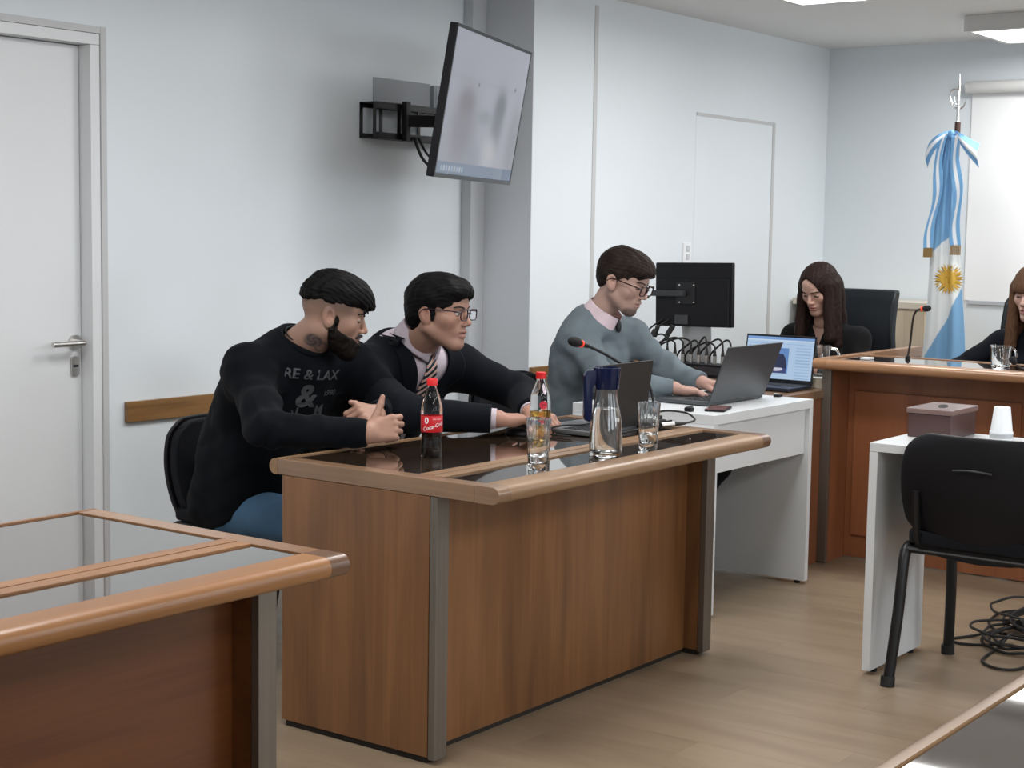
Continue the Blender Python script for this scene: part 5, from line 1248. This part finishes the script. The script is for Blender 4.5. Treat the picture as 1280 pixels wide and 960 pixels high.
build_body(p2, fr2, nb2, [(hR, [Rw, *eR, Rw+nrm(Re-Rw)*.12]), (hL, [Lw, *eL, Lw+nrm(Le-Lw)*.12])], S2, (.33, .15, .12), head_sdf(fat=.006, jaw=1.08), None, .062, eyes_down=False, torso=(s_off(s_uni([tors2, armR2, armL2], .05), -.035), [Rs, Ls, Re, Le, (4.15, 3.78, .52), nb2-A3((0, 0, .06))]))
FS2 = s_off(tors2, -.012)
D2 = nrm((.03, .97, .20))       # from the front into the chest
FS2b = s_sub(FS2, s_cone((4.143, 3.49, .97), (4.143, 3.40, 1.09), .064, .074), .006)
sdf_obj('shirt', FS2b, (3.85, 3.30, .50), (4.45, 3.95, 1.06), .008, LILAC, p2)
J2 = s_uni([tors2, armR2, armL2], .045)
J2 = s_disp(J2, gsum(wrinkle(.004, 20, 1.9, (1, 1, .6)), folds(Re, Re-Rs, .007, 120, .11), folds(Re, Rw-Re, .006, 100, .13, 1.), folds(Le, Le-Ls, .007, 120, .12, .5)))
J2 = s_sub(J2, s_cone((4.143, 3.50, .955), (4.143, 3.40, 1.09), .088, .100), .008)
def vcut(P):       # V opening of the jacket front
    z = P[:, 2]; x = P[:, 0]-4.142; w_ = .012+np.clip((z-.66)/.32, 0, 1)*.088; return np.maximum(np.abs(x)-w_, np.maximum(P[:, 1]-3.58, .56-z))
J2 = s_sub(J2, vcut, .004); n2_ = nrm((0, -.70, 1)); J2 = s_sub(J2, lambda P: np.maximum(-((P-A3((4.14, 3.455, 1.020))) @ n2_), np.sqrt(((P-A3((4.14, 3.455, 1.02)))**2).sum(1))-.16), .006)
for e, h_ in ((Re, Rw), (Le, Lw)): J2 = s_sub(J2, cut_at(h_, e, .018), .004)
jk = sdf_obj('suit_jacket', J2, (3.68, 2.93, .45), (4.53, 3.98, 1.10), .0075, NAVY, p2)
for e, h_ in ((Re, Rw), (Le, Lw)): MB().cyl(h_+nrm(e-h_)*.045, h_+nrm(e-h_)*.002, .0335, .0325, n=28).build('shirt_cuff', LILAC, p2)
def lapel(s):
    def pf(u, v):
        z = .985-.27*v; x = 4.142+s*(.012+np.clip((z-.66)/.32, 0, 1)*.088-.006+u*(.012+.055*np.sin(np.pi*np.clip(v*.8+.12, 0, 1))*(1-.35*v))); return np.stack([x, np.full_like(x, 3.20), z], 1).astype(np.float32)
    link('lapel', patch('lapel', pf, 10, 26, D2, s_uni([tors2, armR2, armL2], .045), .006, .004), NAVY, jk)
lapel(1); lapel(-1)
# shirt collar and tie
def collar_fn(c, n, rad, h0, h1, front, drop):
    n = nrm(n); f0 = A3(front)-n*(A3(front) @ n); f0 = nrm(f0); s0 = np.cross(n, f0)
    def fn(u, v):
        t = (u-.5)*2*np.pi*.95; q = (np.abs(t)/np.pi)
        d = -np.cos(t)[:, None]*f0+np.sin(t)[:, None]*s0
        h = h0+(h1-h0)*v-drop*(1-v)*q**4-.010*q**3
        return (A3(c)+d*(rad+.012*(1-v)+.004*q**2)[:, None]+n*h[:, None]).astype(np.float32)
    return fn
link('shirt_collar', grid_mesh('shirt_collar', collar_fn((4.140, 3.455, 1.034), (0, -.70, 1), .074, -.016, .036, (0, -1, 0), .022), 60, 8, thick=(0, 0, .0025)), LILAC, p2)
def tiecol(u, v):
    s = (v*11+u*1.6) % 1.0; c = np.tile(A3((.012, .012, .018)), (len(u), 1)); c[s < .42] = lin((232, 222, 214)); c[(s > .13) & (s < .30)] = lin((206, 104, 78)); return c
def tie_fn(u, v):
    z = .945-.30*v; wd_ = .016+.026*np.clip(v*1.15, 0, 1); x = 4.140+(u-.5)*2*wd_+.01*v; return np.stack([x, np.full_like(x, 3.15), z], 1).astype(np.float32)
TIE = mat('tie_silk', (.3, .2, .2), .5, attr='Col')
link('necktie', patch('necktie', tie_fn, 40, 200, D2, FS2, .010, .006, tiecol), TIE, p2)
kn_ = trace([(4.140, 3.15, .955)], D2, FS2)[0]; MB().ball(kn_-D2*.010+A3((0, 0, .0)), .020, 1, .8, 1.1).build('tie_knot', mat('tie_knot', (.02, .016, .02), .5), p2)
h2 = s_uni([s_ell((-.014, 0, .044), (.108, .087, .088)), s_ell((.040, 0, .080), (.064, .066, .044)), s_ell((-.060, 0, .0), (.052, .078, .075)), s_ell((.080, .0, .072), (.026, .046, .026))], .02)
face2 = s_uni([s_ell((.105, 0, -.045), (.085, .12, .095)), s_ell((.11, 0, .015), (.045, .062, .046)), s_ell((.02, 0, -.085), (.055, .12, .075)), s_ell((.030, 0, -.07), (.030, .2, .10)), s_ell((.064, 0, -.005), (.024, .2, .034))], .006)
h2 = s_sub(h2, face2, .007); h2 = s_int(h2, s_plane((0, 0, -.085), (0, 0, -1)), .01)
for y in (1, -1): h2 = s_sub(h2, s_ell((-.012, y*.085, -.014), (.022, .018, .036)), .005)
for y in (1, -1): h2 = s_uni([h2, s_ell((.013, y*.0735, -.002), (.011, .005, .024))], .006)
hair_obj(p2, fr2, s_disp(h2, gsum(strand(.0007, 300, (.8, .2, .2), 1.), wrinkle(.0025, 60, 2.))), (.0065, .006, .006))
brows(p2, fr2, None); glasses(p2, fr2, mat('frame_plum', (.030, .012, .022), .25), .0023, .0245, .017, .005, .108)
hipR, hipL = A3((4.06, 3.72, .53)), A3((4.24, 3.72, .53)); knR, knL = A3((4.03, 3.30, .53)), A3((4.30, 3.30, .53)); anR, anL = A3((4.02, 3.22, .10)), A3((4.32, 3.22, .10))
jf = s_uni([s_cone(hipR, knR, .098, .070), s_cone(knR, anR, .070, .055), s_cone(hipL, knL, .098, .070), s_cone(knL, anL, .070, .055), s_cone(hipR, hipL, .11, .11)], .03)
sdf_obj('trousers', s_disp(jf, wrinkle(.004, 26, 1.1)), (3.85, 3.05, .04), (4.48, 3.92, .70), .012, NAVY, p2); shoe(p2, anR, anR+A3((0, -.2, 0)), SHOEB); shoe(p2, anL, anL+A3((0, -.2, 0)), SHOEB)

# ---- 3: man in the grey sweater
p3 = root('person', 'man in a grey sweater and glasses bent over the laptop on the white desk', 'person', (5.40, 3.72, 0))
fr3 = Frame((5.400, 3.452, 1.202), face_dir(27, -20), UPV+RIGHT*.02, 1.05)
nb3 = A3((5.395, 3.560, 1.058)); S3 = (.42, .270, .220)
Rs, Ls = A3((5.300, 3.590, .970)), A3((5.590, 3.530, .970)); Re, Le = A3((5.235, 3.420, .812)), A3((5.690, 3.420, .842)); Rw, Lw = A3((5.372, 3.185, .795)), A3((5.625, 3.205, .800))
hR, eR = hand_sdf(Rw, (.62, -.62, -.12), (0, -.1, 1), 1, [(.2, .45, .35), (.25, .45, .35), (.25, .5, .35), (.3, .5, .35)], (.8, .5, -.25), (.2, .2), .97, Re)
hL, eL = hand_sdf(Lw, (.10, -.85, -.08), (0, 0, 1), -1, [(.2, .45, .35), (.25, .45, .35), (.25, .5, .35), (.3, .5, .35)], (.8, .5, -.25), (.2, .2), .97, Le)
tor3 = [s_cone((5.45, 3.73, .52), (5.45, 3.69, .70), .145, .142, (0, 1, 0), .88), s_cone((5.45, 3.69, .70), (5.425, 3.625, .89), .145, .150, (0, 1, 0), .80), s_ell((5.405, 3.60, 1.02), (.085, .065, .075)), s_cone(Rs, nb3+A3((0, .03, -.05)), .068, .075), s_cone(Ls, nb3+A3((0, .03, -.05)), .066, .075), s_cone((5.36, 3.64, .87), (5.49, 3.61, .87), .105, .105)]
tors3 = s_uni(tor3, .07); armR3 = s_uni([s_cone(Rs, Re, .066, .054), s_cone(Re, Rw, .052, .038)], .03); armL3 = s_uni([s_cone(Ls, Le, .066, .054), s_cone(Le, Lw, .052, .038)], .03)
def goatee(P):
    x, y, z = P.T; a = soft(np.hypot((x-.082)/.030, (z+.098)/.022)-1, .12)*.85; b = soft(z+.050+.35*np.clip(x, 0, 1), .012)*soft(-(x+.0), .01)*.28
    mou = np.exp(-((z+.042)/.006)**2-((np.abs(y))/.024)**2)*(x > .07)*.45
    return np.clip(np.maximum(np.maximum(a, b), mou), 0, .9)*(1-np.exp(-((z+.0578)/.011)**2-(y/.022)**2)*(x > .085))
build_body(p3, fr3, nb3, [(hR, [Rw, *eR, Rw+nrm(Re-Rw)*.12]), (hL, [Lw, *eL, Lw+nrm(Le-Lw)*.12])], S3, (.36, .19, .16), head_sdf(jaw=.98), goatee, .054, torso=(s_off(s_uni([tors3, armR3, armL3], .05), -.03), [Rs, Ls, Re, Le, (5.40, 3.8, .52), nb3-A3((0, 0, .06))]))
K3 = s_uni([tors3, armR3, armL3], .045)
K3 = s_disp(K3, gsum(wrinkle(.005, 24, 2.9, (1, 1, .6)), wrinkle(.0018, 60, .4), folds(Re, Re-Rs, .015, 130, .13), folds(Re, Rw-Re, .014, 110, .16, 1.), folds(Le, Le-Ls, .014, 130, .14, .5), folds(Le, Lw-Le, .012, 110, .16, 1.5), folds((5.34, 3.53, .86), (.3, -.5, -1), .014, 70, .16, 2.), folds((5.40, 3.52, .70), (0, .2, 1), .012, 60, .18, 1.)))
K3 = s_sub(K3, s_cone((5.405, 3.60, 1.0), (5.412, 3.48, 1.19), .074, .088), .008)
for e, h_ in ((Re, Rw), (Le, Lw)): K3 = s_sub(K3, cut_at(h_, e, .004), .004)
kt = sdf_obj('sweater', K3, (5.03, 3.10, .45), (5.80, 3.98, 1.12), .0075, GREYK, p3)
cb_ = nb3+A3((0, .006, .0))
link('shirt_collar', grid_mesh('shirt_collar', collar_fn((5.405, 3.545, 1.072), (.1, -.62, 1), .072, -.024, .028, (.15, -1, 0), .022), 60, 8, thick=(0, 0, .0025)), PINK, p3)
def knot3():
    d = nrm((.15, -1, 0)); o = A3((5.405, 3.545, 1.072))+d*.070-A3((0, 0, .050)); MB().ball(o, .014, 1, .8, 1.9).build('necktie', mat('black_tie', (.010, .010, .012), .5), p3)
knot3()
h3 = s_uni([s_ell((-.012, 0, .046), (.106, .085, .088)), s_ell((.036, 0, .078), (.068, .070, .048)), s_ell((-.062, 0, .012), (.044, .070, .066)), s_ell((.080, -.01, .066), (.030, .050, .026))], .02)
face3 = s_uni([s_ell((.105, 0, -.045), (.085, .12, .095)), s_ell((.112, 0, .010), (.042, .064, .046)), s_ell((.02, 0, -.085), (.055, .12, .080)), s_ell((.032, 0, -.065), (.034, .2, .10)), s_ell((.064, 0, .0), (.026, .2, .040))], .006)
h3 = s_sub(h3, face3, .007); h3 = s_int(h3, s_plane((0, 0, -.055), (.3, 0, -1)), .01)
for y in (1, -1): h3 = s_sub(h3, s_ell((-.012, y*.085, -.012), (.022, .018, .038)), .005)
hair_obj(p3, fr3, s_disp(h3, gsum(strand(.0008, 300, (.9, .1, .1), 2.), wrinkle(.0025, 60, 3.))), (.020, .014, .012))
brows(p3, fr3, None); glasses(p3, fr3, mat('frame_tortoise', (.030, .012, .010), .25), .0030, .026, .019, .002, .108)
hipR, hipL = A3((5.36, 3.70, .53)), A3((5.53, 3.70, .53)); knR, knL = A3((5.29, 3.30, .53)), A3((5.655, 3.15, .470)); anR, anL = A3((5.27, 3.36, .10)), A3((5.60, 3.38, .10))
jf = s_uni([s_cone(hipR, knR, .092, .066), s_cone(knR, anR, .066, .052), s_cone(hipL, knL, .092, .066), s_cone(knL, anL, .066, .052), s_cone(hipR, hipL, .105, .105)], .03)
sdf_obj('trousers', s_disp(jf, wrinkle(.004, 26, 1.1)), (5.12, 3.05, .04), (5.74, 3.92, .70), .012, BLKT, p3); shoe(p3, anR, anR+A3((0, -.2, 0)), SHOEB); shoe(p3, anL, anL+A3((0, -.2, 0)), SHOEB)

# ---- women behind the bench
def woman(c, head, fdir, kk, label, skin, hair_c, bangs, top_m, Rs, Ls, Re, Le, Rw, Lw, neck_b, spine, vneck, hseed, jacket=None):
    r = root('person', label, 'person', c)
    fr = Frame(head, fdir, UPV, kk); nb = A3(neck_b); Rs, Ls, Re, Le, Rw, Lw = map(A3, (Rs, Ls, Re, Le, Rw, Lw))
    hR, eR = hand_sdf(Rw, nrm(Rw-Re)*A3((1, 1, .2)), (0, 0, 1), 1, RELAX, (.7, .6, -.25), (.2, .2), .9, Re); hL, eL = hand_sdf(Lw, nrm(Lw-Le)*A3((1, 1, .2)), (0, 0, 1), -1, RELAX, (.7, .6, -.25), (.2, .2), .9, Le)
    pel, chest = A3(spine[0]), A3(spine[1])
    tor = [s_cone(pel, (pel+chest)/2, .135, .120, (1, 0, 0), .9), s_cone((pel+chest)/2, chest, .120, .125, (1, 0, 0), .85), s_cone(Rs, nb+A3((.02, 0, -.05)), .058, .062), s_cone(Ls, nb+A3((.02, 0, -.05)), .058, .062)]
    for s in (1, -1): tor.append(s_ell(chest+A3((-.085, s*.065, -.03)), (.062, .062, .060)))
    tf = s_uni(tor, .05); aR = s_uni([s_cone(Rs, Re, .055, .046), s_cone(Re, Rw, .044, .034)], .025); aL = s_uni([s_cone(Ls, Le, .055, .046), s_cone(Le, Lw, .044, .034)], .025)
    build_body(r, fr, nb, [(hR, [Rw, *eR, Rw+nrm(Re-Rw)*.12]), (hL, [Lw, *eL, Lw+nrm(Le-Lw)*.12])], skin, (.40, .17, .15), head_sdf(jaw=.92, female=True), None, .042, torso=(s_off(s_uni([tf, aR, aL], .05), -.020), [Rs, Ls, Re, Le, pel, nb-A3((0, 0, .06))]))
    cf = s_uni([tf, aR, aL], .035); cf = s_disp(cf, gsum(wrinkle(.0035, 28, hseed), folds(Re, Re-Rs, .006, 130, .10)))
    cf = s_sub(cf, s_cone(nb-A3((0, 0, .02)), fr.w([(-.02, 0, -.02)])[0], .050, .058), .006)
    def vc(P):
        z = P[:, 2]; w_ = np.clip((z-vneck)/(nb[2]-vneck+.02), 0, 1)*.055; return np.maximum(np.abs(P[:, 1]-nb[1])-w_, np.maximum(P[:, 0]-(nb[0]-.005), vneck-z))
    cf = s_sub(cf, vc, .004)
    for e, h_ in ((Re, Rw), (Le, Lw)): cf = s_sub(cf, cut_at(h_, e, .006), .004)
    lo, hi = bounds([Rs, Ls, Re, Le, Rw, Lw, pel, nb], .17)
    sdf_obj('blouse' if jacket is None else 'jacket', cf, lo, hi, .009, top_m, r)
    if jacket is not None:
        g = s_int(s_off(tf, -.007), lambda P: vc(P)-.012, .003); g = s_int(g, lambda P: P[:, 2]-(nb[2]-.080), .003); g = s_disp(g, wrinkle(.0015, 190, .5)); sdf_obj('white_top', g, lo, hi, .009, WHTC, r)
    L0 = lambda p: fr.l([p])[0]
    hf = [s_ell((-.014, 0, .046), (.110, .090, .090)), s_ell((-.050, 0, -.02), (.066, .086, .09))]
    for s in (1, -1):
        hf.append(s_cone((.025, s*.072, .040), L0(nb+A3((-.085, -s*.0, -.07)))*A3((1, 0, 1))+A3((0, s*.088, 0)), .024, .028))
        hf.append(s_cone((-.02, s*.074, .02), L0(nb+A3((-.03, 0, -.10)))*A3((1, 0, 1))+A3((0, s*.098, 0)), .034, .030))
        hf.append(s_cone((-.06, s*.05, .0), L0(nb+A3((.07, 0, -.12)))*A3((1, 0, 1))+A3((0, s*.07, 0)), .05, .03))
    H = s_uni(hf, .022)
    cut = s_uni([s_ell((.115, 0, -.03 if bangs else -.012), (.078, .062, .086 if bangs else .108)), s_ell((.10, 0, -.12), (.10, .045, .08))], .02)
    H = s_sub(H, cut, .008)
    if not bangs: H = s_sub(H, s_ell((.105, -.018, .055), (.045, .036, .055)), .012)
    if bangs: H = s_uni([H, s_int(s_ell((.060, 0, .035), (.047, .066, .050)), s_plane((0, 0, .022), (0, 0, -1)), .004)], .008)
    else: H = s_sub(H, s_cone((.05, .014, .132), (.10, .012, .09), .0012, .0012), .004)
    lo = A3((-.17, -.17, L0(nb)[2]-.16)); hi = A3((.16, .17, .16)); e = L0(nb+A3((-.085, 0, -.12))); hi[0] = max(hi[0], e[0]+.06)
    hair_obj(r, fr, s_disp(H, gsum(strand(.0007, 300, (.1, 0, -1), hseed), wrinkle(.002, 30, hseed))), hair_c, lo, hi, .0036)
    brows(r, fr, None)
    kn = [pel+A3((-.42, .10, .02)), pel+A3((-.42, -.10, .02))]; hp = [pel+A3((0, .09, 0)), pel+A3((0, -.09, 0))]
    an = [A3((kn[0][0]+.04, kn[0][1], .10)), A3((kn[1][0]+.04, kn[1][1], .10))]
    lf_ = s_uni([s_cone(hp[0], hp[1], .11, .11)]+[s_cone(hp[i], kn[i], .088, .062) for i in (0, 1)]+[s_cone(kn[i], an[i], .060, .045) for i in (0, 1)], .03); lo, hi = bounds(kn+hp+an, .14)
    sdf_obj('trousers', lf_, lo, hi, .013, BLKT, r)
    for a in an: shoe(r, a, a+A3((-.2, 0, 0)), SHOEB)
    return r
woman((7.15, 3.36, 0), (7.00, 3.362, 1.140), (-.90, .10, -.42), .95, 'woman in a black blouse with long dark brown hair, looking down', (.46, .29, .23), (.022, .013, .011), False, cloth('black_blouse', (.008, .008, .009), .7), (7.085, 3.53, .905), (7.085, 3.19, .905), (6.96, 3.59, .70), (6.96, 3.13, .70), (6.80, 3.42, .765), (6.80, 3.29, .765), (7.055, 3.362, .985), [(7.14, 3.36, .52), (7.10, 3.362, .84)], .865, .4)
woman((7.15, 2.34, 0), (7.00, 2.335, 1.155), (-.97, .14, -.18), .97, 'woman in a black jacket and white top with light brown fringe', (.50, .33, .27), (.085, .045, .026), True, NAVY, (7.085, 2.50, .925), (7.085, 2.17, .925), (6.95, 2.66, .80), (6.96, 2.08, .74), (6.72, 2.52, .80), (6.72, 2.20, .80), (7.055, 2.335, 1.00), [(7.14, 2.335, .54), (7.10, 2.335, .86)], .80, 2.4, True)
